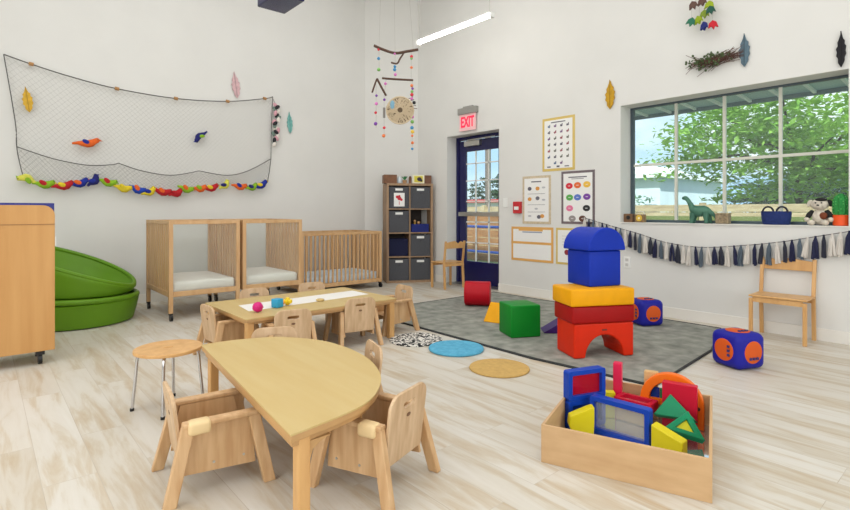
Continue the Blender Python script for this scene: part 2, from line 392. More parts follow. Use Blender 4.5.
# ------------------------------------------------------------------ leaves cut from felt/paper
def leaf(label, M, loc, h, w, rgb, nm):
    pts = [(0,-.5),(.28,-.36),(.36,-.3),(.34,-.22),(.5,-.12),(.42,-.02),(.5,.1),(.34,.16),(.36,.26),(.2,.32),(.12,.4),(.04,.5),(-.04,.5),(-.1,.4),(-.22,.3),(-.36,.22),(-.32,.12),(-.5,.04),(-.4,-.06),(-.48,-.16),(-.3,-.24),(-.3,-.36)]
    t = thing('hanging_leaf', label, 'leaf decoration', loc, 0, 'feather-like leaves on the walls')
    m = MB(); m.prism([(x*w,z*h) for x,z in pts], .008, M); m.build('blade', mat('felt_'+nm, rgb, .85, .15, 30), t)
    m = MB(); p = M @ Vector((0,-.45*h,.01)); q = M @ Vector((0,.53*h,.01)); m.cyl(p,q,.004,n=6); m.build('midrib', mat('felt_rib_'+nm, tuple(int(v*.8) for v in rgb), .8), t)
MR = on_right(0,0,-.012); MLf = on_left(0,0,-.012)
leaf('mustard yellow leaf on the wall just left of the window', MR, (XR,2.89,2.325), .31, .115, (206,158,34), 'mustard')
leaf('blue-grey leaf on the wall above the window', MR, (XR,1.59,2.50), .29, .09, (96,120,134), 'bluegrey')
leaf('black leaf on the wall above the window corner', MR, (XR,.905,2.345), .28, .065, (30,28,34), 'black')
rot = Matrix.Rotation(R(8),4,'Z')
leaf('yellow leaf hanging inside the fishing net', MLf@rot, (.362,YL-.05,2.18), .25, .09, (226,180,60), 'yellow')
leaf('pale pink leaf on the wall above the net', MLf@rot, (2.49,YL,2.68), .33, .11, (226,188,192), 'pink')
leaf('teal leaf on the wall right of the net', MLf@Matrix.Rotation(R(4),4,'Z'), (3.24,YL,2.28), .29, .085, (126,192,186), 'teal')

# ------------------------------------------------------------------ twig bundle and felt birds mobile (right wall)
t = thing('twig_bundle', 'bundle of dry twigs and green sprigs above the window', 'twig bundle', (XR,1.85,2.46))
m = MB()
for i in range(70):
    a = random.uniform(-.24,.05); b = a+random.uniform(.15,.3); s0=random.gauss(0,.045) if abs(a)>.12 else random.gauss(0,.025); s1=random.gauss(0,.035) if b>.12 else random.gauss(0,.02)
    x = -random.uniform(.015,.07)
    m.tube([(x,-a,s0-.015),(x-.005,-(a+b)/2,(s0+s1)*.25+random.gauss(0,.008)),(x,-min(b,.26),s1+.02)], .0022, n=4)
m.build('twigs', mat('twig_brown',(96,66,58),.8), t)
m = MB()
for i in range(130):
    c = Vector((-random.uniform(.03,.08), random.gauss(.02,.09), random.gauss(.015,.03)))
    m.sph(c, .014, (1,.4,.8), (random.random()*3,random.random()*3,0), n=6)
m.build('leaves', mat('sprig_green',(72,92,52),.7), t)
t = thing('felt_mobile', 'mobile of small felt shapes hanging at the top above the window', 'mobile', (XR-.1,1.91,2.875))
fc = {'green':(42,110,84),'lime':(150,170,30),'olive':(120,140,40),'blue':(32,44,120),'red':(196,30,44),'brown':(96,70,60),'darkgreen':(28,80,66)}
for (y,z,c) in ((.10,-.02,'green'),(.03,-.02,'lime'),(-.02,.02,'olive'),(-.07,.04,'darkgreen'),(-.06,.09,'lime'),(-.02,-.09,'blue'),(-.085,-.1,'red'),(.08,.13,'brown'),(.0,.14,'brown')):
    m = MB(); pts=[(0,.04),(.03,.02),(.042,-.03),(.02,-.015),(.004,-.045),(-.012,-.015),(-.04,-.03),(-.03,.015)]
    m.prism(pts, .02, on_right(y,z,0) @ Matrix.Rotation(random.uniform(-.5,.5),4,'Z') @ Matrix.Rotation(random.uniform(-.6,.6),4,'Y'))
    m.build('felt_shape', mat('felt_shape_'+c, fc[c], .8), t)
m = MB()
for (y,z) in ((.10,-.02),(.03,-.02),(-.07,.04),(-.02,-.09),(-.085,-.1),(.06,.13)): m.cyl((0,y,z),(0,y*.6,H-2.9),.0012,n=5)
m.build('string', mat('thin_string',(170,168,160),.8), t)

# ------------------------------------------------------------------ fishing net
net = thing('fishing_net', 'wide grey fishing net strung along the left wall', 'net', (1.6,YL,2.0))
NET = mat('net_cord',(178,177,172),.8); ROPE = mat('grey_rope',(92,90,88),.8)
YN = YL-.03
def interp(P, x):
    for (a,za),(b,zb) in zip(P,P[1:]):
        if x <= b: return za+(zb-za)*(x-a)/(b-a)
    return P[-1][1]
def smoothp(P, n=6):
    out = []
    for i in range(len(P)-1):
        p0=P[max(i-1,0)];p1=P[i];p2=P[i+1];p3=P[min(i+2,len(P)-1)]
        for k in range(n):
            t_=k/n
            out.append(tuple(.5*((2*p1[j])+(-p0[j]+p2[j])*t_+(2*p0[j]-5*p1[j]+4*p2[j]-p3[j])*t_*t_+(-p0[j]+3*p1[j]-3*p2[j]+p3[j])*t_**3) for j in range(len(p1))))
    return out+[P[-1]]
TOP = smoothp([(.177,2.611),(.393,2.554),(.722,2.484),(1.152,2.423),(1.764,2.402),(2.376,2.454),(2.867,2.56),(2.98,2.601)])
BOT = smoothp([(.329,1.40),(.635,1.34),(.902,1.39),(1.186,1.33),(1.6,1.32),(2.047,1.36),(2.543,1.41),(2.902,1.44)])
LOW = smoothp([(.278,1.704),(.576,1.603),(.883,1.553),(1.12,1.575)])+smoothp([(1.166,1.593),(1.397,1.52),(1.694,1.483),(1.95,1.53)])+smoothp([(2.023,1.552),(2.364,1.513),(2.636,1.583),(2.951,1.761)])
def uv(u,v,tp,bt,xl,xr):
    x0 = interp(xl,v); x1 = interp(xr,v)
    x = x0+(x1-x0)*u
    zt = interp(tp, max(tp[0][0],min(tp[-1][0],x))); zb = interp(bt, max(bt[0][0],min(bt[-1][0],x)))
    return (x, YN-.01+.004*math.sin(9*x)+.0*v, zt+(zb-zt)*v)
def netmesh(tp,bt,xl,xr,nu,nv,r,jit=0):
    m = MB()
    def seg(a,b):
        a,b=Vector(a),Vector(b); t_=(b-a).normalized(); u_=t_.cross(Vector((0,1,0))).normalized()*r; w_=Vector((0,-r,0))
        A=[m.bm.verts.new(a+o_) for o_ in (u_,w_,-u_)]; B=[m.bm.verts.new(b+o_) for o_ in (u_,w_,-u_)]
        for k in range(2): m.bm.faces.new((A[k],A[k+1],B[k+1],B[k]))
    for i in range(nu):
        for j in range(nv):
            if (i+j)%2: p,q=(i,j+1),(i+1,j)
            else: p,q=(i,j),(i+1,j+1)
            a=uv(p[0]/nu,p[1]/nv,tp,bt,xl,xr); b=uv(q[0]/nu,q[1]/nv,tp,bt,xl,xr); seg(a,b)
    return m
XL=[(0,.177),(.4,.24),(.75,.28),(1,.33)]; XRr=[(0,2.98),(.5,2.955),(.75,2.95),(1,2.90)]
netmesh(TOP,BOT,XL,XRr,96,40,.0009).build('net_mesh', NET, net)
netmesh(LOW,BOT,[(0,.28),(1,.33)],[(0,2.95),(1,2.9)],110,10,.0009).build('net_fold', mat('net_fold_cord',(150,149,146),.8), net)
m = MB(); m.tube([(x,YN-.012,z) for x,z in TOP], .006, n=6); m.build('top_rope', ROPE, net)
m = MB(); m.tube([(x,YN-.02,z) for x,z in LOW], .005, n=6); m.build('lower_rope', ROPE, net)
m = MB(); m.tube(smoothp([(.177,YN-.012,2.61),(.235,YN-.012,2.2),(.272,YN-.012,1.9),(.278,YN-.02,1.704),(.3,YN-.02,1.55),(.33,YN-.02,1.4)]), .005, n=6); m.build('side_rope', ROPE, net)
m = MB(); m.tube([(2.98,YN-.012,2.6),(2.962,YN-.012,2.2),(2.951,YN-.02,1.761),(2.93,YN-.02,1.6),(2.902,YN-.02,1.44)], .005, n=6); m.build('side_rope', ROPE, net)
for x in (.393,1.152,1.764,2.376,2.867):
    z = interp(TOP,x); m = MB(); m.cyl((x-.02,YN-.014,z+.002),(x+.02,YN-.014,z-.002),.019,n=12); m.build('cork_float', mat('cork',(176,132,84),.8), net, smooth=True)
for o in net.children: o.matrix_parent_inverse = Matrix.Translation(-Vector(net.location))

# plush birds
PC = {'red':(190,24,36),'yellow':(232,206,42),'lime':(140,186,34),'blue':(24,44,150),'orange':(236,104,34),'navy':(26,30,110),'pale yellow':(226,224,90),'cobalt':(26,70,180)}
def pm(c): return mat('plush_'+c.replace(' ','_'), PC[c], .85, .12, 40, bump=.2)
def bird(x, z, ang, L, c, wc, bc, label, y=YN-.045):
    t = thing('plush_bird', label, 'plush bird', (x,y,z), 0, 'plush birds on the net'); t.rotation_euler=(0,-R(ang),0)
    m = MB(); m.tube([(-L*.62,0,-.004),(-L*.4,0,0),(-L*.2,0,-.004),(0,0,-.006),(L*.2,0,.0),(L*.34,0,.014),(L*.45,0,.02),(L*.52,0,.02)],[.007,.012,.02,.027,.027,.021,.02,.008],n=10)
    m.build('body', pm(c), t, smooth=True)
    m = MB(); m.sph((-.01,-.018,.006),.03,(1.25,.4,.55),(0,R(20),0)); m.build('wing', pm(wc), t, smooth=True)
    m = MB(); m.cyl((L*.5,0,.02),(L*.64,0,.014),.008,.001,n=8); m.build('beak', pm(bc), t, smooth=True)
    m = MB(); m.sph((L*.44,-.018,.026),.004,n=6); m.build('eye', BLACK, t)
    return t
B = [(.36,1.385,150,.13,'pale yellow','lime','lime','yellow-green plush bird at the far left end of the row under the net'),
(.50,1.335,-8,.15,'lime','red','yellow','green plush bird with a red wing, second from left under the net'),
(.66,1.325,5,.16,'red','yellow','yellow','red plush bird with a yellow wing, left part of the row'),
(.80,1.355,10,.15,'blue','orange','orange','blue plush bird with an orange wing, left part of the row'),
(.93,1.385,40,.12,'navy','blue','blue','dark navy plush bird tilted upward, left part of the row'),
(1.06,1.375,-20,.15,'lime','red','lime','green plush bird with a raised red wing below the rope peak'),
(1.21,1.315,-18,.15,'yellow','yellow','yellow','plain yellow plush bird between green and blue birds'),
(1.35,1.305,-30,.14,'cobalt','orange','orange','bright blue plush bird with orange wing hanging head down'),
(1.47,1.28,15,.13,'yellow','blue','orange','yellow plush bird with a blue wing, middle of the row'),
(1.61,1.285,-15,.17,'red','orange','orange','red plush bird with an orange wing, middle of the row'),
(1.76,1.27,12,.13,'red','red','yellow','plain red plush bird, middle of the row'),
(1.87,1.325,-22,.15,'lime','orange','orange','green plush bird with an orange wing, middle of the row'),
(2.03,1.335,-5,.13,'orange','lime','yellow','orange plush bird with a green wing, right of the middle'),
(2.16,1.345,4,.16,'red','yellow','yellow','long red plush bird with a yellow wing, right part of the row'),
(2.33,1.385,30,.12,'pale yellow','navy','yellow','pale yellow plush bird with a navy wing'),
(2.52,1.375,-12,.16,'orange','blue','blue','orange plush bird with a blue wing, right part of the row'),
(2.68,1.37,8,.13,'lime','navy','yellow','green plush bird with a navy wing near the right end'),
(2.80,1.40,18,.17,'blue','yellow','yellow','blue plush bird at the right end of the row')]
for b in B: bird(*b).scale=(1.1,1,1.5)
t = bird(.87,1.79,4,.22,'orange','blue','orange','orange plush bird with blue wing in the middle of the net'); t.scale=(1,1,1.5)
t = bird(2.03,1.975,215,.17,'navy','lime','blue','navy plush bird with green wing in the upper part of the net'); t.scale=(1,1,1.3)
# ribbon bundle on the net's right corner
t = thing('ribbon_bundle', 'bundle of pink, black and green cloth scraps hanging from the net corner', 'cloth bundle', (3.02,YL-.06,2.25))
for i in range(20):
    z = .24-.028*i; c = ((214,160,170),(40,40,44),(110,130,120),(228,220,212))[i%4]
    m = MB(); m.sph((random.uniform(-.035,.035),random.uniform(-.02,.01),z),.036,(.7,.4,1.1),(0,random.uniform(-1,1),0),n=8); m.build('cloth_scrap', mat('scrap_%s'%'abcd'[i%4],c,.85), t, smooth=True)
m = MB(); m.tube([(-.04,.02,.33),(-.01,0,.25),(0,0,-.3)],.003,n=5); m.build('string', ROPE, t)

# ------------------------------------------------------------------ stick mobile
t = thing('stick_mobile', 'mobile of twigs, bead strings and a round woven face hanging in the corner', 'mobile', (3.15,4.065,2.0), R(-41))
def MX(px, py, d=5.15):   # local frame: x right as hung, z up
    return ((px-396)*d/512, 0, 1.06-(py-211)*d/512-2.0)
STK = mat('dark_stick',(84,60,48),.8)
def st(pts, r=.011):
    m = MB(); m.tube(smoothp([MX(*p) for p in pts],4), r, n=7); m.build('stick', STK, t, smooth=True)
st([(374,46),(383,50),(395,53.5),(406,52),(418,50)],.014); st([(404,53),(400,59),(397,64),(391,63)],.009)
st([(382,78.5),(394,79.5),(413,80.5)],.011); st([(377,79),(381,87),(386,96)],.011); st([(372,93),(375,84),(377,79)],.009)
BEAD = [(214,40,60),(240,200,60),(60,140,190),(214,120,190),(120,180,90),(230,120,60),(120,60,160)]
bm_ = [mat('bead_colour_%s'%'abcdefg'[i],c,.35) for i,c in enumerate(BEAD)]
STR = mat('thin_string',(170,168,160),.8)
strings = [((379,48),(379,72),[50,59,70]),((376,79),(376,128),[96,104,113,124]),((384,96),(384,137),[100,128,136]),((395,54),(395,76),[54,67,70,75]),((411,50),(411,79),[57,59,68]),((412,80),(412,152),[86,89,92,95,99,117,122,128,132,136,143,149]),((386,80),(384,96),[84])]
for (a,b,bs) in strings:
    m = MB(); m.cyl(MX(*a),MX(*b),.0016,n=5); m.build('string', STR, t)
    for k,y in enumerate(bs):
        m = MB(); xx = a[0]+(b[0]-a[0])*(y-a[1])/(b[1]-a[1]); m.sph(MX(xx+random.uniform(-.5,.5),y), random.uniform(.013,.019), n=8)
        m.build('bead', bm_[random.randrange(7)], t, smooth=True)
for (a,b) in (((395,53),(392,-40)),((379,47),(385,-40)),((413,50),(398,-40))):
    m = MB(); q=MX(*b); m.cyl(MX(*a),(q[0],0,H-2.0),.0012,n=5); m.build('hanging_line', STR, t)
m = MB(); c = MX(400,111)
m.cyl((c[0],-.015,c[2]),(c[0],.015,c[2]),.135,n=28)
m.build('woven_disc', mat('wicker',(128,106,80),.8,.3,25,bump=.8), t)
m = MB()
for i in range(70):
    a0=random.uniform(0,2*PI); a1=a0+random.uniform(1.2,3.5); m.tube([(c[0]+.13*math.cos(a0),-.02,c[2]+.13*math.sin(a0)),(c[0]+.03*math.cos((a0+a1)/2),-.03,c[2]+.03*math.sin((a0+a1)/2)),(c[0]+.13*math.cos(a1),-.02,c[2]+.13*math.sin(a1))],.004,n=4)
m.tube([(c[0]+.135*math.cos(2*PI*k/24),-.02,c[2]+.135*math.sin(2*PI*k/24)) for k in range(24)],.008,n=6,close=True)
m.build('woven_twigs', mat('wicker_twig',(196,178,150),.8), t)
m = MB(); m.sph((c[0]-.075,-.02,c[2]+.05),.04,(.7,.3,1.3),n=10); m.build('pompom', mat('light_blue_wool',(120,160,180),.9), t, smooth=True)
e = MX(414,103)
m = MB(); m.sph(e,.018,(1,1,1),n=10); m.build('button_eye', BLACK, t, smooth=True)
m = MB()
for k in range(5): m.tube([MX(407,100+2*k),MX(413+k,97+3*k)],.003,n=4)
m.build('whiskers', STK, t)
m = MB(); m.tube([MX(384,108),MX(384,118)],.012,n=6); m.build('feather', mat('grey_feather',(130,126,122),.8), t)

# ------------------------------------------------------------------ cribs
def crib(label, x0,x1,y0,y1, zt, zm, tall=True):
    t = thing('crib', label, 'crib', ((x0+x1)/2,(y0+y1)/2,0), 0, 'wooden cribs along the left wall')
    w, l = (x1-x0)/2, (y1-y0)/2; p = .038; zb = zm-.1; zc = .074
    for sx in (-1,1):
        for sy in (-1,1):
            m = MB(); m.b2(sx*w-sx*p,sx*w,sy*l-sy*p,sy*l,zc,zt); po = m.build('post', CRIBW, t, bevel=.004)
            m = MB(); cx,cy=sx*(w-.02),sy*(l-.02); m.cyl((cx-.012,cy-.012,.032),(cx+.012,cy-.012,.032),.032,n=18); m.box((cx,cy,.066),(.034,.034,.016)); m.build('caster', BLACK, po)
    def rail(a,b,z0,z1,nm='rail'):
        m = MB(); m.b2(a[0],b[0],a[1],b[1],z0,z1); m.build(nm, CRIBW, t, bevel=.003)
    def slats(axis, fix, a, b, z0, z1, n, sw):
        m = MB()
        for i in range(n):
            q = a+(b-a)*(i+.5)/n
            if axis=='y': m.b2(fix-.008,fix+.008,q-sw/2,q+sw/2,z0,z1)
            else: m.b2(q-sw/2,q+sw/2,fix-.008,fix+.008,z0,z1)
        m.build('slat_side', CRIBW, t)
    for s in (-1,1):
        a,b = sorted((s*w-s*.03, s*w))
        rail((a,-l+p),(b,l-p),zt-.035,zt); rail((a,-l+p),(b,l-p),zb,zb+.05)
        a2,b2_ = sorted((s*l-s*.03, s*l))
        rail((-w+p,a2),(w-p,b2_),zt-.035,zt); rail((-w+p,a2),(w-p,b2_),zb,zb+.05)
        if tall:
            slats('y', s*(w-.015), -l+p, l-p, zb+.05, zt-.035, 11, .055 if s<0 else .038)
            m = MB(); m.b2(-w+p,w-p,s*(l-.017),s*(l-.012),zb+.05,zt-.035); m.build('clear_end_panel', ACRYL, t)
        else:
            slats('y', s*(w-.015), -l+p, l-p, zb+.05, zt-.035, 9, .04)
            slats('x', s*(l-.015), -w+p, w-p, zb+.05, zt-.035, 18, .019)
    m = MB(); m.b2(-w+.03,w-.03,-l+.03,l-.03,zb+.01,zb+.03); m.build('mattress_board', CRIBW, t)
    m = MB(); m.rbox((0,0,zb+.03+.055),(2*w-.07,2*l-.07,.11),.03,seg=3); m.build('mattress', SHEET if tall else mat('pale_blue_sheet',(214,224,230),.9,0,12,rgb2=(196,210,222)), t, smooth=True)
    return t
crib('tall wooden crib with clear end panel nearest the green chairs', 1.365,2.05,5.3,6.2,.965,.33)
crib('tall wooden crib with clear end panel in the middle of three', 2.08,2.76,5.3,6.2,.965,.33)
crib('low wooden slatted crib on the right, beside the bin shelf', 3.0,4.23,5.78,6.5,.78,.18,False)

# ------------------------------------------------------------------ cube shelf with bins
ang = R(-28); SH = thing('cube_shelf', 'tall greyed-oak cube shelf with eight compartments in the corner', 'shelf', (4.80,5.86,0), ang)
SW, SD, SHt = .70, .38, 1.47
def shloc(x,y,z): 
    v = Matrix.Rotation(ang,3,'Z') @ Vector((x,y,0)); return (4.80+v.x, 5.86+v.y, z)
for s in (-1,1):
    m = MB(); m.b2(s*SW/2-s*.035,s*SW/2,0,SD,0,SHt); m.build('side_panel', OAKG, SH, bevel=.002)
m = MB(); m.b2(-SW/2+.035,SW/2-.035,0,SD,SHt-.035,SHt); m.build('top_panel', OAKG, SH)
m = MB(); m.b2(-SW/2+.035,SW/2-.035,0,SD,0,.035); m.build('bottom_panel', OAKG, SH)
m = MB(); m.b2(-.008,.008,.003,SD,.035,SHt-.035); m.build('divider', OAKG, SH)
ch = (SHt-.07-3*.016)/4
for k in range(1,4):
    z = .035+k*ch+(k-1)*.016
    for s in (-1,1):
        m = MB(); m.b2(*sorted((s*.008,s*(SW/2-.035))),.003,SD,z,z+.016); m.build('shelf_board', OAKG, SH)
m = MB(); m.b2(-SW/2+.035,SW/2-.035,SD-.008,SD,.035,SHt-.035); m.build('back_panel', mat('dark_back_board',(60,50,44),.7), SH)
GREYF = mat('charcoal_fabric',(84,85,90),.9,.15,60,bump=.3); NAVYF = mat('navy_fabric',(22,28,66),.9,.15,60,bump=.3)
LAB = WHITEP
def fbin(name, cx, zi, wid, hgt, mt, label, lab=True, dep=.3, y0=.012):
    z = .035+zi*(ch+.016); p = shloc(cx,y0,z+.001)
    t = thing(name, label, 'storage bin', p, ang, 'fabric bins in the cube shelf')
    m = MB(); th=.008
    m.b2(-wid/2,wid/2,0,th,0,hgt); m.b2(-wid/2,wid/2,dep-th,dep,0,hgt); m.b2(-wid/2,-wid/2+th,th,dep-th,0,hgt); m.b2(wid/2-th,wid/2,th,dep-th,0,hgt); m.b2(-wid/2+th,wid/2-th,th,dep-th,0,th)
    m.build('body', mt, t, bevel=.003)
    if lab:
        m = MB(); m.b2(-.055,.055,-.004,0,hgt-.055,hgt-.022); m.build('label_holder', LAB, t)
        m = MB(); m.cyl((0,-.006,hgt-.09),(0,0,hgt-.09),.012,n=12); m.build('grommet', mat('dark_grommet',(50,52,60),.4), t)
    return t
cx = (SW/2-.035+.008)/2; bw = SW/2-.035-.008-.012; bh = ch-.02
b1 = fbin('fabric_bin',-cx,3,bw,bh,GREYF,'charcoal fabric bin with a red picture card, top left of the cube shelf')
fbin('fabric_bin', cx,3,bw,bh,GREYF,'charcoal fabric bin, top right of the cube shelf')
fbin('fabric_bin',-cx,2,bw,bh,GREYF,'charcoal fabric bin, left side, second row of the cube shelf')
fbin('fabric_bin',-cx,1,bw,bh*.8,NAVYF,'dark navy fabric bin pushed back, left side, third row', False, .24, .08)
fbin('fabric_bin', cx,1,bw,bh,GREYF,'charcoal fabric bin, right side, third row of the cube shelf')
fbin('fabric_bin',-cx,0,bw,bh,GREYF,'charcoal fabric bin, bottom left of the cube shelf')
fbin('fabric_bin', cx,0,bw,bh,GREYF,'charcoal fabric bin, bottom right of the cube shelf')
fbin('low_bin', cx,2,bw*.9,.12,mat('royal_blue_fabric',(20,34,110),.8),'low blue bin in the open right compartment of the cube shelf', False, .25, .03)
for (dx,h,r,c,l) in ((-.06,.2,.02,(190,150,60),'tan toy figure standing in the low blue shelf bin'),(.0,.16,.024,(120,70,50),'brown toy figure standing in the low blue shelf bin')):
    p = shloc(cx+dx,.14,.035+2*(ch+.016)+.010)
    t = thing('toy_figure', l, 'toy figure', p, ang); m = MB(); m.cyl((0,0,0),(0,0,h*.7),r,r*.8,n=12); m.build('body', mat('toy_wood_%d'%c[0] if False else ('toy_tan' if c[0]>150 else 'toy_brown'),c,.6), t, smooth=True)
    m = MB(); m.sph((0,0,h*.7+r*.8),r,n=12); m.build('head', mat('toy_skin',(206,160,110),.6), t, smooth=True)
p = shloc(-cx,.003,.035+3*(ch+.016)+.05)
t = thing('picture_card', 'white card with a red flower picture in front of the top left bin', 'card', shloc(-cx,-.004,.035+3*(ch+.016)+.03), ang)
m = MB(); m.b2(-.08,.08,0,.003,0,.2); m.build('card', PAPER, t)
m = MB()
for (x,z,r_) in ((0,.12,.03),(-.03,.14,.022),(.03,.1,.02),(0,.15,.018)): m.prism(ell(r_,r_,12),.001,on_left(x,z,0))
m.prism(rrect(.008,.05,.002,2,0,.05),.001,on_left(0,0,0))
m.build('red_flower', mat('flower_red',(206,40,56),.6), t)
# things on top of the shelf
def wbox(x, y, wd, dp, ht, label, rgb, nm):
    t = thing('wooden_box', label, 'wooden box', shloc(x,y,SHt+.001), ang)
    m = MB(); e=.01; m.b2(-wd/2,wd/2,0,e,0,ht); m.b2(-wd/2,wd/2,dp-e,dp,0,ht); m.b2(-wd/2,-wd/2+e,e,dp-e,0,ht); m.b2(wd/2-e,wd/2,e,dp-e,0,ht); m.b2(-wd/2+e,wd/2-e,e,dp-e,0,e); m.build('walls', mat(nm,rgb,.6,.25,14), t, bevel=.002)
wbox(-.285,.03,.19,.2,.125,'brown wooden box at the left end of the shelf top',(138,92,60),'walnut_box')
wbox(.285,.08,.12,.2,.125,'brown wooden box at the right end of the shelf top',(132,88,62),'walnut_box_b')
t = thing('framed_picture', 'small picture with yellow and dark shapes on the shelf top', 'picture', shloc(.14,.05,SHt+.001), ang)
m = MB(); m.b2(-.09,.09,0,.012,0,.13); m.build('frame', mat('cream_frame',(232,228,200),.5), t)
m = MB(); m.b2(-.065,.065,-.003,0,.02,.11); m.build('picture_background', mat('picture_yellow',(214,200,60),.6), t)
m = MB(); m.prism(ell(.035,.03,14,.012,.065),.002,on_left(0,0,-.003)); m.prism(ell(.02,.02,12,.04,.045),.002,on_left(0,0,-.003)); m.build('picture_shape', mat('picture_dark',(50,40,60),.6), t)
t = thing('small_plant', 'tiny green potted plant on the shelf top', 'plant', shloc(-.06,.1,SHt+.001), ang)
m = MB(); m.cyl((0,0,0),(0,0,.05),.028,.034,n=16); m.build('pot', mat('tan_pot',(180,140,100),.7), t, smooth=True)
m = MB()
for i in range(16):
    a=random.uniform(0,2*PI); e=random.uniform(.02,.05); m.tube([(0,0,.05),(e*.5*math.cos(a),e*.5*math.sin(a),.085),(e*math.cos(a),e*math.sin(a),.105)],[.004,.009,.002],n=5)
m.build('leaves', mat('leaf_green',(58,136,84),.6), t)
t = thing('glass_jar', 'small pale glass jar beside the left wooden box on the shelf top', 'jar', shloc(-.142,.09,SHt+.001), ang)
m = MB(); m.lathe([(.03,0),(.034,.01),(.034,.07),(.022,.085),(.022,.1)],n=20); m.build('body', mat('frosted_glass',(214,226,232),.2), t, smooth=True)
m = MB(); m.cyl((0,0,.1),(0,0,.112),.025,n=20); m.build('lid', WHITEP, t, smooth=True)
t = thing('wooden_peg', 'short brown wooden peg beside the picture on the shelf top', 'toy', shloc(.015,.06,SHt+.001), ang)
m = MB(); m.cyl((0,0,0),(0,0,.08),.022,n=14); m.build('body', mat('walnut_box_b',(132,88,62),.6), t, smooth=True); m = MB(); m.sph((0,0,.09),.02); m.build('head', mat('walnut_box_b',(132,88,62),.6), t, smooth=True)

# ------------------------------------------------------------------ small wooden chairs (post back)
def wood_chair(name, label, loc, rz, wid, dep, zs, ztop, lean=.03):
    """front = local +y"""
    t = thing(name, label, 'chair', loc, rz, 'slat-back wooden chairs by the right wall'); w, q = wid/2, .028
    for sx in (-1,1):
        m = MB(); m.box((sx*(w-q/2),dep/2-q/2,zs/2-.01),(q,q,zs-.02)); m.build('leg', BEECH, t, bevel=.004)
        m = MB(); m.beam((sx*(w-q/2),-dep/2+q/2-.01,0),(sx*(w-q/2),-dep/2+q/2+.01,zs),q,q,(0,1,0)); m.beam((sx*(w-q/2),-dep/2+q/2+.01,zs-.01),(sx*(w-q/2),-dep/2+q/2-lean,ztop),q,q*.8,(0,1,0)); m.build('leg', BEECH, t, bevel=.004)
    m = MB(); m.rbox((0,.015,zs),(wid,dep-.02,.016),.006); m.build('seat', BEECH, t)
    m = MB(); m.b2(-w+q,w-q,dep/2-q+.004,dep/2-.006,zs-.05,zs-.01); m.build('apron', BEECH, t)
    m = MB(); m.b2(-w+q,w-q,-dep/2+.01,-dep/2+.025,zs-.05,zs-.01); m.build('apron', BEECH, t)
    hh=.1; pts=[(-w+q,0),(w-q,0),(w-q,hh*.75),(w*.55,hh*.95),(w*.3,hh*.62),(0,hh*1.0),(-w*.35,hh*.95),(-w+q,hh*.8)]
    m = MB(); m.prism(pts,.014,Matrix.Translation((0,-dep/2+.018-lean*.8,ztop-hh)) @ Matrix.Rotation(R(90),4,'X')); m.build('back_rail', BEECH, t, bevel=.003)
    return t
wood_chair('wooden_chair','wooden child chair against the right wall under the tassel garland',(5.01,1.26,0),R(90),.40,.30,.355,.66)
wood_chair('wooden_chair','wooden child chair standing between bin shelf and navy door',(4.91,5.17,0),R(-4),.36,.30,.355,.65)

# ------------------------------------------------------------------ toddler chairs
def toddler(name='toddler_chair'):
    t = thing(name, '', 'chair', (0,0,0), 0, 'toddler chairs around the tables')
    for sx in (-1,1):
        X1,X2 = sx*.168, sx*.140
        for sy,ya,yb in ((-1,-.178,-.112),(1,.178,.125)):
            m = MB(); m.beam((X1,ya,.0),(X2,yb,.265),.03,.046,(0,1,0))
            for v in m.bm.verts:
                if v.co.z < .012: v.co.z = 0
            m.build('leg', CHAIRW, t, bevel=.004)
        m = MB(); M_ = Matrix(((0,0,1,sx*.122-.006),(1,0,0,0),(0,1,0,0),(0,0,0,1)))
        m.prism([(-.135,.085),(.135,.07),(.125,.2),(.11,.262),(-.10,.262),(-.115,.2)],.012,M_); sp = m.build('side_panel', CHAIRW, t)
        for y in (-.02,.09): m = MB(); m.cyl((sx*.127,y,.11),(sx*.131,y,.11),.005,n=8); m.build('bolt', STEEL, sp)
        m = MB(); m.rbox((sx*.136,0.005,.272),(.044,.275,.02),.006); m.build('armrest', CHAIRW, t)
    m = MB(); m.b2(-.116,.116,-.125,.125,.135,.15); m.build('seat', CHAIRW, t, bevel=.003)
    out = rrect(.258,.268,.055,6,0,0,(0,1,1,0)); 
    out = [(x*(1 if y>0 else .97),y) for x,y in out]
    M_ = Matrix.Translation((0,-.138,.252)) @ Matrix.Rotation(R(97),4,'X')
    m = MB(); m.prism(out,.014,M_,[rrect(.08,.022,.009,4,0,.078)]); bk = m.build('backrest', BACKW, t, bevel=.003)
    m = MB(); m.prism(ell(.014,.008,10,0,.035),.0015,Matrix.Translation((0,-.138,.252)) @ Matrix.Rotation(R(97),4,'X') @ Matrix.Translation((0,0,.0138))); m.build('stamp', MARK, bk)
    return t
def pad(t, side):
    m = MB(); m.rbox((side*.142,-.075,.262),(.056,.08,.05),.014,seg=4); m.build('arm_pad', PAD, t, smooth=True)['label']='cream plastic arm pad'
proto = toddler()
def place(x, y, face, label, first=False):
    rz = R(face-90)
    if first:
        proto.location=(x,y,0); proto.rotation_euler=(0,0,rz); proto['label']=label; return proto
    return dup(proto,(x,y,0),rz,label)
place(2.265,3.495,80,'toddler chair with slotted back at the near side of the rectangular table, right one',True)
place(1.66,3.40,77,'toddler chair with slotted back at the near side of the rectangular table, left one')
place(1.39,3.81,2,'toddler chair at the left end of the rectangular table, facing the toys')
place(2.765,3.655,178,'toddler chair at the right end of the rectangular table, beside the grey rug')
place(1.80,4.21,-95,'toddler chair tucked behind the rectangular table in front of the middle crib, left one')
place(2.36,4.22,-97,'toddler chair tucked behind the rectangular table, nearest the low crib')
place(1.225,2.68,-116,'toddler chair behind the D-shaped table, only its back top showing')
place(1.375,2.20,162,'toddler chair at the right side of the D-shaped table, half hidden by the tabletop')
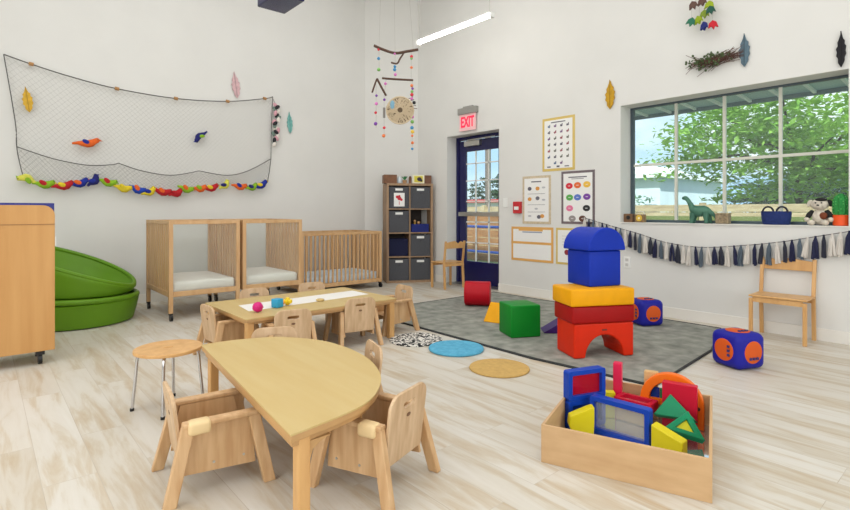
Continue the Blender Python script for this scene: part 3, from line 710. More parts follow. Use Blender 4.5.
a_ = place(.705,2.115,-7,'wooden toddler chair at the straight left edge of the D-shaped table'); pad(a_,1)
b_ = place(1.185,1.665,109,'wooden toddler chair at the near right of the D-shaped table, back to viewer'); pad(b_,-1)

# ------------------------------------------------------------------ tables
# D-shaped table
T1 = thing('table', 'child D-shaped table with yellow maple top in the foreground', 'table', (1.05,2.1,0))
zt = .352
raw = [(.742,1.500),(.845,1.515),(.95,1.533),(1.058,1.562),(1.17,1.635),(1.30,1.785),(1.40,2.01),(1.435,2.24),(1.41,2.49),(1.28,2.705),(1.16,2.775),(1.02,2.815),(.885,2.82)]
pl = smoothp(raw,5); pl = pl[:]
pl = [(x-1.05,y-2.1) for x,y in pl]
m = MB(); m.prism(pl,.006,Matrix.Translation((0,0,zt-.006))); m.build('tabletop', TOPW, T1)
def inset(P, d):
    out=[]; n=len(P); cxm=sum(p[0] for p in P)/n; cym=sum(p[1] for p in P)/n
    for (x,y) in P:
        v=Vector((x-cxm,y-cym)); out.append((x-v.x/v.length*d, y-v.y/v.length*d))
    return out
m = MB(); m.prism(inset(pl,.001),.024,Matrix.Translation((0,0,zt-.030))); m.build('table_edge', EDGEW, T1, bevel=.004)
ap = inset(pl,.045)
m = MB(); m.prism(inset(pl,.03),.024,Matrix.Translation((0,0,zt-.054)),[inset(pl,.05)]); m.build('apron', EDGEW, T1)
for (x,y) in ((-.245,-.55),(-.12,.675),(.315,.325),(.275,-.135)):
    m = MB(); m.rbox((x,y,(zt-.03)/2),(.045,.045,zt-.031),.006); m.build('leg', BEECH, T1)
m = MB()
M_ = Matrix.Translation((-.2225,-.5725,0)) @ Matrix.Rotation(R(90),4,'X')
m.prism([(0,zt-.055),(0,zt-.12),(.012,zt-.085),(.04,zt-.068),(.08,zt-.055)],.03,Matrix.Translation((-.222,-.535,0)) @ Matrix.Rotation(R(90),4,'X'))
m.build('leg_bracket', EDGEW, T1)
# rectangular table
T2 = thing('table', 'child rectangular table with toys and a paper runner, in front of the cribs', 'table', (1.985,3.79,0))
zt2=.333; hx,hy=.642,.415
m = MB(); m.prism(rrect(2*hx,2*hy,.015,3),.006,Matrix.Translation((0,0,zt2-.006))); m.build('tabletop', TOPW, T2)
m = MB(); m.prism(rrect(2*hx-.002,2*hy-.002,.015,3),.021,Matrix.Translation((0,0,zt2-.027))); m.build('table_edge', EDGEW, T2, bevel=.003)
m = MB(); m.prism(rrect(2*hx-.04,2*hy-.04,.01,2),.018,Matrix.Translation((0,0,zt2-.045)),[rrect(2*hx-.08,2*hy-.08,.01,2)]); m.build('apron', EDGEW, T2)
for sx in (-1,1):
    for sy in (-1,1):
        m = MB(); m.rbox((sx*(hx-.04),sy*(hy-.04),(zt2-.027)/2),(.05,.05,zt2-.028),.006); m.build('leg', BEECH, T2)
# runner and toys
t = tag(MB().prism([(-.55,-.12),(.545,-.06),(.545,.2),(-.52,.15)],.0015).build('paper_runner', mat('white_paper',(236,233,228),.7), loc=(2.02,3.76,zt2)), 'strip of white paper lying along the rectangular table', 'paper')
t = thing('spiky_ball','magenta ball on the white paper on the rectangular table','ball',(1.505,3.56,zt2+.002))
m = MB(); m.sph((0,0,.036),.036,n=20)
m.build('body', mat('magenta_rubber',(206,20,120),.5), t, smooth=True)
m = MB()
for i in range(60):
    v=Vector((random.gauss(0,1),random.gauss(0,1),random.gauss(0,1))).normalized()
    if v.z<-.85: continue
    m.cyl(Vector((0,0,.036))+v*.034,Vector((0,0,.036))+v*.0405,.004,.001,n=5)
m.build('spikes', mat('magenta_rubber',(206,20,120),.5), t)
t = thing('toy_block','cyan cube beside the yellow toy on the rectangular table','toy',(1.69,3.64,zt2+.002),R(20))
m = MB(); m.rbox((0,0,.033),(.066,.066,.066),.008,seg=3); m.build('body', mat('cyan_plastic',(40,156,200),.4), t, smooth=True)
t = thing('toy_star','yellow six-armed toy beside the cyan cube on the rectangular table','toy',(1.785,3.665,zt2+.002),R(15))
m = MB(); m.rbox((0,0,.03),(.08,.028,.028),.008); m.rbox((0,0,.03),(.028,.08,.028),.008); m.rbox((0,0,.031),(.028,.028,.06),.008); m.build('body', mat('yellow_plastic',(240,208,40),.4), t, smooth=True)
m = MB(); m.sph((-.045,0,.03),.018); m.build('knob', mat('amber_plastic',(240,170,30),.4), t, smooth=True)
t = tag(MB().tube([(.026*math.cos(2*PI*k/20),.026*math.sin(2*PI*k/20),.009) for k in range(20)],.008,n=8,close=True).build('teething_ring', mat('pale_wood_ring',(206,178,120),.5), loc=(2.07,3.67,zt2+.002), smooth=True),'small wooden ring lying on the white paper on the table','toy ring')

# ------------------------------------------------------------------ stool
t = thing('stool','low round wooden stool with chrome legs left of the tables','stool',(.77,3.0,0),0)
m = MB(); m.prism(ell(.170,.170,48),.018,Matrix.Translation((0,0,.307)),[rrect(.045,.018,.008,3)]); m.build('seat', BEECH, t, bevel=.004)
for a in (157,247,337,67):
    c_,s_=math.cos(R(a)),math.sin(R(a))
    m = MB(); m.tube(smoothp([(c_*.06,s_*.06,.300),(c_*.125,s_*.125,.299),(c_*.148,s_*.148,.280),(c_*.158,s_*.158,.18),(c_*.175,s_*.175,.012)],5),.008,n=10); lg = m.build('leg', CHROME, t, smooth=True)
    m = MB(); m.cyl((c_*.175,s_*.175,0),(c_*.175,s_*.175,.014),.011,n=12); m.build('leg_cap', BLACK, lg)

# ------------------------------------------------------------------ green chairs
# lower chair: base tub with a thin rolled lip
cxg, cyg = .71, 5.90
t = thing('round_soft_chair','lower green round vinyl chair of the stack beside the cabinet','soft chair',(cxg,cyg,0),0,'stacked green round chairs')
m = MB(); prof=[(.43,0),(.465,.012),(.49,.1),(.512,.2),(.515,.215),(.50,.225),(.48,.225),(.46,.2),(.3,.16),(.05,.15)]
m.lathe(prof,n=64); m.build('tub', GREEN, t, smooth=True)
m = MB(); m.tube([(.495*math.cos(2*PI*k/48),.495*math.sin(2*PI*k/48),.250+.015*(-math.cos(2*PI*k/48))) for k in range(48)],.026,n=10,close=True); m.build('rolled_rim', GREEN, t, smooth=True)
t2 = thing('round_soft_chair','upper green round vinyl chair with high tilted back, top of the stack','soft chair',(cxg,cyg,.27),0,'stacked green round chairs')
bm = bmesh.new(); n=64
def ring(r, z, tl, hz, ox=0):
    out=[]
    for k in range(n):
        a=2*PI*k/n; x=r*math.cos(a); y=r*math.sin(a)
        b_ = max(0,(-(x*.90-y*.44)/r+1)/2)          # high towards the left-back
        out.append((x+ox - tl*b_*.06, y+tl*b_*.05, z+hz*b_**.85))
    return out
rings=[ring(.40,-.03,0,.0),ring(.46,.0,0,.01),ring(.48,.03,1,.2),ring(.495,.045,1,.38),ring(.49,.06,1,.42),ring(.465,.06,1,.415),ring(.445,.04,1,.35),ring(.38,-.0,1,.12),ring(.28,.0,0,.02),ring(.05,.0,0,0)]
V=[[bm.verts.new(p) for p in r_] for r_ in rings]
outer=MB(); outer.bm.free(); outer.bm=bm
for A,B_ in zip(V,V[1:]):
    for k in range(n): bm.faces.new((A[k],A[(k+1)%n],B_[(k+1)%n],B_[k]))
bm.faces.new(V[0][::-1]); bm.faces.new(V[-1])
o = outer.build('shell', GREEN, t2, smooth=True); s_=o.modifiers.new('s','SUBSURF'); s_.levels=1; s_.render_levels=1
m = MB()
pts=ring(.455,.063,1,.42); 
m.tube([(p[0]*1.04,p[1]*1.04,p[2]) for p in pts],.02,n=8,close=True); m.build('rolled_rim', GREEN, t2, smooth=True)

# ------------------------------------------------------------------ cabinet at the left edge
t = thing('cabinet','maple cabinet on casters with blue back board at the left edge','cabinet',(-.235,4.44,0))
xr=.63
xa=-.45
pts = rrect(1.08,1.005,.07,6,xr-.54,.095+.5025,(0,1,0,0))
m = MB(); m.prism(pts,.02,Matrix.Translation((0,-.03,0)) @ Matrix.Rotation(R(90),4,'X')); m.build('front_panel', CABW, t, bevel=.002)
m = MB(); m.b2(xa,xr,-.053,-.05,.966,.97); m.build('panel_seam', mat('seam_brown',(150,108,66),.6), t)
m = MB(); m.b2(xa,xr-.002,-.029,-.012,.86,1.115); m.build('blue_back_board', NAVYB, t)
m = MB(); m.b2(xa,xr-.03,-.012,.30,.095,.96); m.build('body', CABW, t)
m = MB(); m.b2(xr+.001,xr+.008,-.048,-.02,.82,.88); m.build('latch_plate', WHITEP, t)
for (x,y) in ((.55,0),(-.4,0),(.55,.25),(-.4,.25)):
    m = MB(); m.cyl((x-.012,y,.036),(x+.012,y,.036),.036,n=20); m.box((x,y,.08),(.05,.05,.03)); m.build('caster', BLACK, t)

# ------------------------------------------------------------------ rugs
RUGM = mat('grey_mottled_rug',(162,162,153),.95,0,9,rgb2=(118,121,113),bump=.6)
m = MB(); m.prism([(3.01,4.46),(2.98,2.27),(3.06,1.42),(4.17,1.50),(5.0,1.72),(5.02,4.42)],.012)
rug = thing('area_rug','large mottled grey rug under the soft blocks','rug',(0,0,0)); o=m.build('pile', RUGM, rug)
m = MB(); pp=[(3.01,4.46),(2.98,2.27),(3.06,1.42),(4.17,1.50),(5.0,1.72),(5.02,4.42)]; m.tube([(x,y,.008) for x,y in pp],.009,n=6,close=True); m.build('dark_binding', mat('rug_binding',(52,54,54),.9), rug)
def disc(label, x, y, r, mt, h=.012, nm='round_mat'):
    t = thing(nm, label, 'mat', (x,y,0), 0, 'round floor mats beside the grey rug')
    m = MB(); m.prism(ell(r-.006,r-.006,48),h); m.build('pad', mt, t, bevel=.003)
    m = MB(); m.tube([((r-.004)*math.cos(2*PI*k/48),(r-.004)*math.sin(2*PI*k/48),h*.5) for k in range(48)],h*.5,n=6,close=True); m.build('edge', mt, t, smooth=True)
def spots():
    m = bpy.data.materials.new('dalmatian_spots'); m.use_nodes=True; nt=m.node_tree; b=nt.nodes['Principled BSDF']; b.inputs['Roughness'].default_value=.9
    tc=nt.nodes.new('ShaderNodeTexCoord'); v=nt.nodes.new('ShaderNodeTexNoise'); v.inputs['Scale'].default_value=52; v.inputs['Detail'].default_value=1
    r=nt.nodes.new('ShaderNodeValToRGB'); r.color_ramp.interpolation='CONSTANT'; r.color_ramp.elements[0].color=lin((24,24,26)); r.color_ramp.elements[1].position=.5; r.color_ramp.elements[1].color=lin((226,222,214))
    nt.links.new(tc.outputs['Object'],v.inputs['Vector']); nt.links.new(v.outputs['Fac'],r.inputs['Fac']); nt.links.new(r.outputs['Color'],b.inputs['Base Color']); return m
disc('round black and white spotted mat nearest the rectangular table', 2.70,3.22,.215, spots())
disc('round bright blue fluffy mat between spotted and tan mats', 2.75,2.80,.205, mat('blue_plush',(76,158,194),.95,0,30,rgb2=(98,180,212),bump=1), .022)
disc('round tan felt mat nearest the viewer', 2.635,2.27,.20, mat('tan_felt',(206,168,98),.9,.08,40))

# ------------------------------------------------------------------ soft blocks
def soft(nm, rgb, r=.45): return mat(nm, rgb, r, .04, 12, spec=.22)
RZ=.013
def sblock(name,label,loc,rz,mb,mt,cat='soft block'):
    t = tag(mb.build(name,mt,None,loc,(0,0,rz),smooth=True),label,cat,'soft play blocks'); return t
# arch + slabs stack: local x along front, y to the back
ax = R(-29); base=(3.165,2.035)
def stk(x,y,z): 
    v=Matrix.Rotation(ax,3,'Z')@Vector((x,y,0)); return (base[0]+v.x,base[1]+v.y,z)
# orange arch
W_,D_,H_ = .47,.27,.245
pts=[(0,0),(.09,0)]+[(.24-.15*math.cos(PI*k/18),.16*math.sin(PI*k/18)) for k in range(1,18)]+[(.39,0),(W_,0),(W_,H_),(0,H_)]
m = MB(); m.prism(pts,D_,Matrix.Translation((0,D_,0)) @ Matrix.Rotation(R(90),4,'X'))
ar = thing('arch_block','orange-red soft arch block at the bottom of the tower','soft block',stk(0,0,RZ),ax,'soft play blocks')
m.build('body', soft('orange_vinyl',(220,44,10)), ar, bevel=.012)
m = MB(); m.b2(.215,.255,-.001,0,.192,.203); m.build('label_tag', mat('dark_tag',(110,40,30),.6), ar)
m = MB(); m.rbox((.235,.135,.0625),(.49,.29,.123),.014,seg=3); sblock('slab_block','dark red soft slab block on the orange arch',stk(-.008,0,RZ+.246),ax,m,soft('dark_red_vinyl',(164,12,12)))
m = MB(); m.rbox((.235,.14,.062),(.50,.30,.123),.014,seg=3); sblock('slab_block','yellow soft slab block between red slab and blue cube',stk(-.02,-.012,RZ+.371),ax,m,soft('yellow_vinyl',(240,168,4)))
cb = R(-21)
m = MB(); m.rbox((.14,.14,.13),(.28,.27,.26),.012,seg=3); sblock('cube_block','blue soft cube standing on the yellow slab',(3.322,2.005,RZ+.496),cb,m,soft('blue_vinyl',(14,50,172)))
m = MB(); wd=.165
prof=[(wd*math.cos(PI*k/20),wd*1.02*math.sin(PI*k/20)) for k in range(21)]
m.prism(prof,.31,Matrix.Translation((.14,.295,0)) @ Matrix.Rotation(R(90),4,'X'))
o = sblock('half_round_block','blue soft half-round block on top of the tower',(3.322,2.005,RZ+.758),cb,m,soft('blue_vinyl',(14,50,172))); bv=o.modifiers.new('b','BEVEL'); bv.width=.008; bv.segments=2; bv.limit_method='ANGLE'; bv.angle_limit=R(40)
# green cube
m = MB(); m.rbox((0,0,.1325),(.265,.265,.265),.012,seg=3); sblock('cube_block','green soft cube on the rug left of the tower',(3.47,2.765,RZ),R(-27),m,soft('green_vinyl_block',(8,132,38)))
# yellow wedge, purple wedge, red cylinder
m = MB(); m.prism([(-.14,0),(.14,0),(.02,.17)],.24,Matrix.Translation((0,.12,0)) @ Matrix.Rotation(R(90),4,'X')); o=sblock('wedge_block','yellow soft wedge half hidden behind the green cube',(3.76,3.22,RZ),R(15),m,soft('yellow_vinyl',(240,168,4))); o.modifiers.new('b','BEVEL').width=.008
m = MB(); m.prism([(-.13,0),(.13,0),(.13,.16)],.2,Matrix.Translation((0,.1,0)) @ Matrix.Rotation(R(90),4,'X')); o=sblock('wedge_block','dark purple soft wedge between green cube and tower',(3.80,2.62,RZ),R(-45),m,soft('purple_vinyl',(66,32,108))); o.modifiers.new('b','BEVEL').width=.006
m = MB(); m.cyl((-.14,0,.135),(.14,0,.135),.133,n=40); o=sblock('cylinder_block','red soft cylinder lying on the far side of the rug',(4.165,3.90,RZ),R(-52),m,soft('red_vinyl',(184,8,30))); bv=o.modifiers.new('b','BEVEL'); bv.width=.008; bv.segments=2; bv.limit_method='ANGLE'
# foam dice cubes with orange dishes
def dice(label, loc, rz, s):
    t = thing('foam_cube',label,'soft block',loc,rz,'blue foam cubes with orange circles')
    m = MB(); m.rbox((0,0,s/2),(s,s,s),s*.2,seg=6)
    bb = m.build('body', mat('violet_blue_foam',(26,28,150),.5,spec=.3), t, smooth=True)
    cm = mat('orange_foam',(218,92,30),.6,spec=.3); dm = mat('dark_slot',(60,50,110),.6)
    for (ax_,sg) in (('X',1),('X',-1),('Y',1),('Y',-1),('Z',1)):
        Mx = {'X':Matrix.Rotation(R(90)*sg,4,'Y'),'Y':Matrix.Rotation(R(-90)*sg,4,'X'),'Z':Matrix()}[ax_]
        m = MB(); m.lathe([(s*.31,s*.5-.008),(s*.31,s*.5+.0015),(s*.29,s*.5+.003),(s*.1,s*.5+.002)],n=32,M=Mx)
        m.mi=1; [m.box(Mx@Vector((s*(-.12+.12*k),s*-.17,s*.5+.0035)),(.016,.016,.016)) for k in range(3)]
        o=m.build('orange_dish', [cm,dm], t, smooth=True); o.location=(0,0,s/2)
    return t
dice('blue foam cube with orange circles on the floor beside the rug corner',(3.925,1.245,.0),R(-24),.24)
dice('blue foam cube with orange circles on the rug right of the tower',(4.655,2.24,RZ),R(-30),.235)

# ------------------------------------------------------------------ block crate
u = Vector((.9418,.3361,0)); v_ = Vector((.3361,-.9418,0)); A = Vector((1.788,1.31,0)); cw, cl, ct, chh = .631,.74,.012,.16
cr_ang = math.atan2(-.9418,.3361)     # local x along v_, local y along u
cr = thing('wooden_crate','open shallow plywood crate full of colourful blocks','crate',tuple(A),cr_ang)
# local x = along front (v_), local y = +90deg from it = u
m = MB(); m.b2(0,cw,0,ct,0,chh); m.build('front_panel', CRATEW, cr, bevel=.002)
m = MB(); m.b2(0,cw,cl-ct,cl,0,chh); m.build('back_panel', CRATEW, cr, bevel=.002)
m = MB(); m.b2(0,ct,ct,cl-ct,0,chh); m.build('side_panel', CRATEW, cr, bevel=.002)
m = MB(); m.b2(cw-ct,cw,ct,cl-ct,0,chh); m.build('side_panel', CRATEW, cr, bevel=.002)
m = MB(); m.b2(ct,cw-ct,ct,cl-ct,.006,.014); m.build('mirror_bottom', mat('pale_crate_mirror',(226,228,228),.06,metal=.85), cr)
def cp(x,y,z=.015):
    p = A+v_*x+u*y; return (p.x,p.y,z)
def ca(a): return cr_ang+R(a)
Bl = mat('blue_block_plastic',(8,62,170),.4,spec=.3); Rd=mat('crimson_block_plastic',(196,14,48),.4,spec=.3); Gn=mat('green_block_plastic',(4,132,88),.4,spec=.3); Yl=mat('yellow_block_plastic',(216,200,24),.4,spec=.3); Og=mat('orange_block_plastic',(240,112,18),.4,spec=.3)
def frame_block(label, loc, rz, w, h, d, fw, fm, pane, rx=0, name='window_block'):
    t = thing(name,label,'toy block',loc,rz,'window blocks in the crate'); 
    M_=Matrix.Translation((0,d/2,0)) @ Matrix.Rotation(R(90),4,'X')
    m = MB(); m.prism(rrect(w,h,.012,3,0,h/2),d,M_,[rrect(w-2*fw,h-2*fw,.006,2,0,h/2)]); m.build('frame', fm, t, bevel=.004)
    m = MB(); m.b2(-w/2+fw-.004,w/2-fw+.004,-.002,.002,fw-.004,h-fw+.004); m.build('pane', pane, t)
    t.rotation_euler=(rx,0,rz); return t
PC_ = tint('clear_pane',(240,244,246),.8); PR=tint('red_translucent_pane',(214,30,60),.45); PO=tint('orange_translucent_pane',(240,140,50),.5); PY=tint('yellow_translucent_pane',(236,220,50),.5); PB=tint('blue_translucent_pane',(30,80,180),.5)
frame_block('large blue-framed clear window block at the front of the crate',cp(.262,.36),ca(-14),.275,.172,.045,.022,Bl,PC_)
frame_block('blue-framed block with red pane standing on another at the crate left',cp(.088,.43,.151),ca(50),.215,.142,.045,.022,Bl,PR)
frame_block('lower blue-framed block under the red-paned one at the crate left',cp(.088,.43),ca(50),.215,.135,.045,.022,Bl,PB)
t = frame_block('crimson-framed clear window block lying flat in the crate middle',cp(.285,.545,.112),ca(-14),.18,.12,.045,.022,Rd,PC_,rx=0)
t.rotation_euler=Euler((R(-94),0,ca(-14)))
m = MB(); m.rbox((0,0,.035),(.14,.09,.07),.005)
tag(m.build('wooden_block',mat('natural_block_wood',(210,170,116),.5),None,cp(.285,.61,.016),(0,0,ca(-14))),'natural wood block under the crimson window block','toy block','solid blocks in the crate')
def solid(label, loc, rz, pts, d, mt, rx=0, name='toy_block'):
    m = MB(); m.prism(pts,d,Matrix.Translation((0,d/2,0)) @ Matrix.Rotation(R(90),4,'X'))
    return tag(m.build(name,mt,None,loc,(rx,0,rz),bevel=.004),label,'toy block','solid blocks in the crate')
solid('yellow five-sided block in front of the stacked blue frames',cp(.105,.30),ca(25),[(-.04,.0),(.045,.0),(.05,.07),(.05,.145),(.03,.14),(-.06,.10),(-.065,.06)],.05,Yl)
solid('slim pink-red block standing upright at the back of the crate',cp(.205,.665),ca(0),rrect(.042,.265,.004,2,0,.1325),.04,mat('pink_red_block',(222,26,76),.4))
solid('small yellow block lying behind the stacked blue frames',cp(.165,.60),ca(20),rrect(.07,.13,.004,2,0,.065),.04,Yl)
solid('tan wooden block near the back corner of the crate',cp(.36,.70),ca(0),rrect(.065,.235,.004,2,0,.1175),.03,mat('natural_block_wood',(210,170,116),.5))
solid('long yellow block at the right front of the crate',cp(.465,.285),ca(-18),[(-.06,0),(.07,0),(.07,.085),(-.06,.125)],.055,Yl)
# orange rainbow arch with coloured windows
t = thing('arch_block','orange half-ring block with coloured windows at the crate back right','toy block',cp(.455,.668),ca(-4),'window blocks in the crate')
ro,ri=.142,.1; zc_=.105
pts=[(ro*math.cos(PI*k/24),zc_+ro*math.sin(PI*k/24)) for k in range(25)]+[(-ro,0),(-ri,0)]+[(-ri*math.cos(PI*k/20),zc_+ri*math.sin(PI*k/20)) for k in range(21)]+[(ri,0),(ro,0)]
m = MB(); m.prism(pts,.04,Matrix.Translation((0,.02,0)) @ Matrix.Rotation(R(90),4,'X')); m.build('arch', Og, t, bevel=.004)
m = MB(); m.b2(-ri,ri,-.014,.014,.085,.115); m.build('cross_bar', Og, t)
for k,(a,b,mt) in enumerate(((-.095,-.055,PB),(-.052,-.02,tint('green_translucent_pane',(20,150,90),.4)),(.0,.09,PY))):
    m = MB(); m.b2(a,b,-.002,.002,.115,.165); m.build('coloured_pane', mt, t)
m = MB()
for k in range(4):
    a=R(12+k*14); m.cyl((.121*math.cos(a),-.0215,zc_-.03+.121*math.sin(a)),(.121*math.cos(a),-.0195,zc_-.03+.121*math.sin(a)),.009,n=12)
m.build('dark_holes', mat('dark_hole',(60,30,30),.6), t)
solid('crimson square slab leaning in front of the orange half-ring',cp(.495,.595,.015),ca(-4),rrect(.15,.225,.004,2,0,.1125),.04,Rd)
# green triangles: flat prisms leaning on one another
def tri3(label, P3, d, pane):
    P3=[Vector(cp(*p)) for p in P3]; c0=sum(P3,Vector())/3
    x=(P3[1]-P3[0]).normalized(); n=x.cross(P3[2]-P3[0]).normalized()
    if n.z<0: n=-n
    y=n.cross(x); M3=Matrix((x,y,n)).transposed().to_4x4()
    P_=[((p-c0).dot(x),(p-c0).dot(y)) for p in P3]
    t = thing('triangle_block',label,'toy block',tuple(c0),0,'window blocks in the crate'); Hh=[(a*.45,b*.45) for a,b in P_]
    m = MB(); m.prism(P_,-d,M3,[Hh] if pane else ()); m.build('body', Gn, t, bevel=.004)
    if pane: m = MB(); m.prism(Hh,-.004,M3@Matrix.Translation((0,0,-.012))); m.build('pane', mat('yellow_pane',(214,206,30),.3), t)
tri3('plain green triangle block leaning at the right of the crate',[(.385,.53,.095),(.455,.575,.19),(.565,.50,.11)],.05,False)
tri3('green triangle window block with a yellow pane, front right of the crate',[(.44,.40,.09),(.535,.50,.15),(.605,.43,.055)],.045,True)

# ------------------------------------------------------------------ tassel garland
G = thing('tassel_garland','long garland of navy, grey and white cloth tassels below the window','garland',(XR-.03,1.6,.8))
gp = smoothp([(3.22,.99),(2.864,.897),(2.551,.821),(2.294,.749),(1.963,.715),(1.623,.747),(1.317,.794),(1.04,.856),(.72,.93)],6)
gl = [(0,y-1.6,z-.8) for y,z in gp]
m = MB(); m.tube(gl,.004,n=6); m.build('string', mat('garland_string',(110,106,104),.8), G)
TC = {'navy':(24,28,62),'slate':(80,92,104),'white':(206,200,192),'charcoal':(40,42,56)}
L_ = [0]
for a,b in zip(gl,gl[1:]): L_.append(L_[-1]+(Vector(b)-Vector(a)).length)
seq = ['white','navy','slate','white','navy','charcoal','white','navy','slate','white','navy','charcoal','slate','white','charcoal','navy','slate','white','navy','charcoal','white']
nT = 46
for i in range(nT):
    s = L_[-1]*(i+.6)/nT
    k = max(j for j in range(len(L_)) if L_[j] <= s); k=min(k,len(gl)-2); f=(s-L_[k])/(L_[k+1]-L_[k]); p=Vector(gl[k]).lerp(Vector(gl[k+1]),f)
    c = seq[i%len(seq)]; h_=random.uniform(.165,.2); w_=random.uniform(.018,.026)
    m = MB(); dy=random.uniform(-.014,.014)
    for q in range(5):
        o_=random.uniform(-1,1)*w_
        m.tube([(-.004,p.y,p.z-.002),(-.008+random.uniform(-.004,.004),p.y+o_*.45+dy*.3,p.z-.05),(-.008+random.uniform(-.006,.006),p.y+o_+dy,p.z-h_*random.uniform(.9,1))],[.006,.012,.011],n=5)
    m.tube([(-.004,p.y,p.z+.006),(-.004,p.y,p.z-.022)],.0075,n=7)
    m.build('tassel', mat('tassel_'+c, TC[c], .85), G)

# ------------------------------------------------------------------ things on the window sill
ZS = WZ0+.005; xs = XR+.09
t = thing('wooden_toy_camera','small brown wooden block toy with a dark hole at the left end of the sill','toy',(xs,2.725,ZS))
m = MB(); m.rbox((0,0,.045),(.06,.10,.09),.006); m.build('body', mat('brown_toy_wood',(132,96,64),.6,.2,12), t)
m = MB(); m.cyl((-.034,-.005,.05),(-.028,-.005,.05),.022,n=18); m.build('hole', BLACK, t)
t = thing('wooden_toy_clock','small wooden toy with a round yellow dial and clear handle on the sill','toy',(xs,2.60,ZS))
m = MB(); m.rbox((0,0,.042),(.06,.10,.084),.006); m.build('body', mat('tan_toy_wood',(150,118,78),.6,.2,12), t)
m = MB(); m.cyl((-.035,0,.045),(-.029,0,.045),.033,n=22); m.build('dial', mat('dial_yellow',(216,178,60),.5), t)
m = MB(); m.cyl((-.037,0,.045),(-.034,0,.045),.012,n=16); m.build('dial_hub', mat('dial_cream',(240,230,190),.5), t)
m = MB(); m.tube([(0,.045*math.cos(a),.084+.03*math.sin(a)) for a in [PI*k/10 for k in range(11)]],.004,n=6); m.build('handle', STEEL, t)
# dinosaur
DG = mat('green_dinosaur_plastic',(76,126,104),.55,0,14,rgb2=(58,102,86),bump=.4)
t = thing('toy_dinosaur','green long-necked toy dinosaur on the window sill','toy dinosaur',(xs+.01,2.02,ZS))
m = MB()
# neck/head towards +Y (left in view)
m.tube(smoothp([(0,.155,.245),(0,.125,.248),(0,.10,.225),(0,.078,.185),(0,.05,.14),(0,.0,.118),(0,-.05,.122),(0,-.10,.105),(0,-.14,.075),(0,-.155,.035),(0,-.15,.008)],3),
  [.010,.016,.020,.022,.021,.020,.020,.021,.022,.024,.027,.034,.042,.048,.052,.054,.054,.053,.05,.045,.038,.03,.024,.018,.013,.01,.008,.007,.006,.005,.004],n=12)
m.build('body', DG, t, smooth=True)
for (y,x,f) in ((.045,-.028,.012),(.04,.028,.02),(-.07,-.03,-.01),(-.075,.03,-.02)):
    m = MB(); m.tube([(x*.8,y,.10),(x,y+f*.6,.05),(x*1.05,y+f,.015),(x*1.05-.006,y+f,.0)],[.032,.021,.016,.019],n=10); m.build('leg', DG, t, smooth=True)
m = MB(); m.sph((-.013,.135,.255),.003); m.build('eye', BLACK, t)
t = thing('wicker_box','small woven tan box on the sill right of the dinosaur','basket',(xs,1.80,ZS))
m = MB(); m.rbox((0,0,.045),(.08,.115,.09),.008); m.build('body', mat('woven_tan',(170,150,118),.8,.35,60,bump=.8), t)
m = MB(); m.rbox((0,0,.095),(.086,.12,.012),.004); m.build('lid', mat('woven_tan_light',(186,168,134),.8,.3,60,bump=.8), t)
# navy basket
BK = mat('navy_felt_basket',(26,48,112),.85,.15,60,bump=.4)
t = thing('rope_basket','oval navy basket with two black loop handles on the window sill','basket',(xs+.005,1.375,ZS))
m = MB(); Mx=Matrix.Diagonal((.62,1,1,1)); m.lathe([(.095,0),(.104,.01),(.112,.06),(.115,.115),(.107,.118),(.10,.06),(.09,.014)],n=40,M=Mx); m.build('body', BK, t, smooth=True)
for s in (-1,1):
    m = MB(); m.tube([(-.035+.0*s,s*.052+.042*math.cos(a),.105+.052*math.sin(a)) for a in [PI*k/14 for k in range(15)]],.008,n=8); m.build('handle', mat('black_rope_handle',(22,24,40),.7), t, smooth=True)
# plush cow / dog
W = mat('white_plush',(222,212,196),.95,.1,40,bump=.4); K = mat('black_plush',(34,32,32),.95,bump=.4); Br=mat('brown_plush',(120,60,36),.95,bump=.4)
t = thing('plush_toy','black and white plush dog sitting on the sill beside the cactus','plush toy',(xs-.015,1.06,ZS))
m = MB(); m.sph((0,0,.07),.06,(.8,.95,1.1)); m.sph((0,0,.175),.055,(.85,1.15,.9)); m.sph((-.04,0,.16),.028,(1,1.1,.8)); m.build('body', W, t, smooth=True)
for s in (-1,1):
    m = MB(); m.sph((-.06,s*.045,.024),.026,(1.3,1.1,.9)); m.build('foot', W, t, smooth=True)
    m = MB(); m.tube([(0,s*.045,.115),(-.02,s*.07,.085),(-.035,s*.078,.06)],[.022,.021,.018],n=10); m.build('arm', K, t, smooth=True)
    m = MB(); m.sph((-.04,s*.08,.05),.02); m.build('paw', W, t, smooth=True)
    m = MB(); m.sph((0,s*.068,.185),.024,(.5,.8,1.3),(s*.4,0,0)); m.build('ear', K if s<0 else W, t, smooth=True)
    m = MB(); m.sph((-.046,s*.02,.188),.006); m.build('eye', BLACK, t, smooth=True)
m = MB(); m.sph((-.01,-.01,.213),.038,(1,1.1,.5)); m.build('head_patch', K, t, smooth=True)
m = MB(); m.sph((-.035,-.03,.08),.028,(.7,1,1.1)); m.build('belly_patch', Br, t, smooth=True)
m = MB(); m.sph((-.067,0,.168),.008,(.7,1.3,.8)); m.build('nose', K, t, smooth=True)
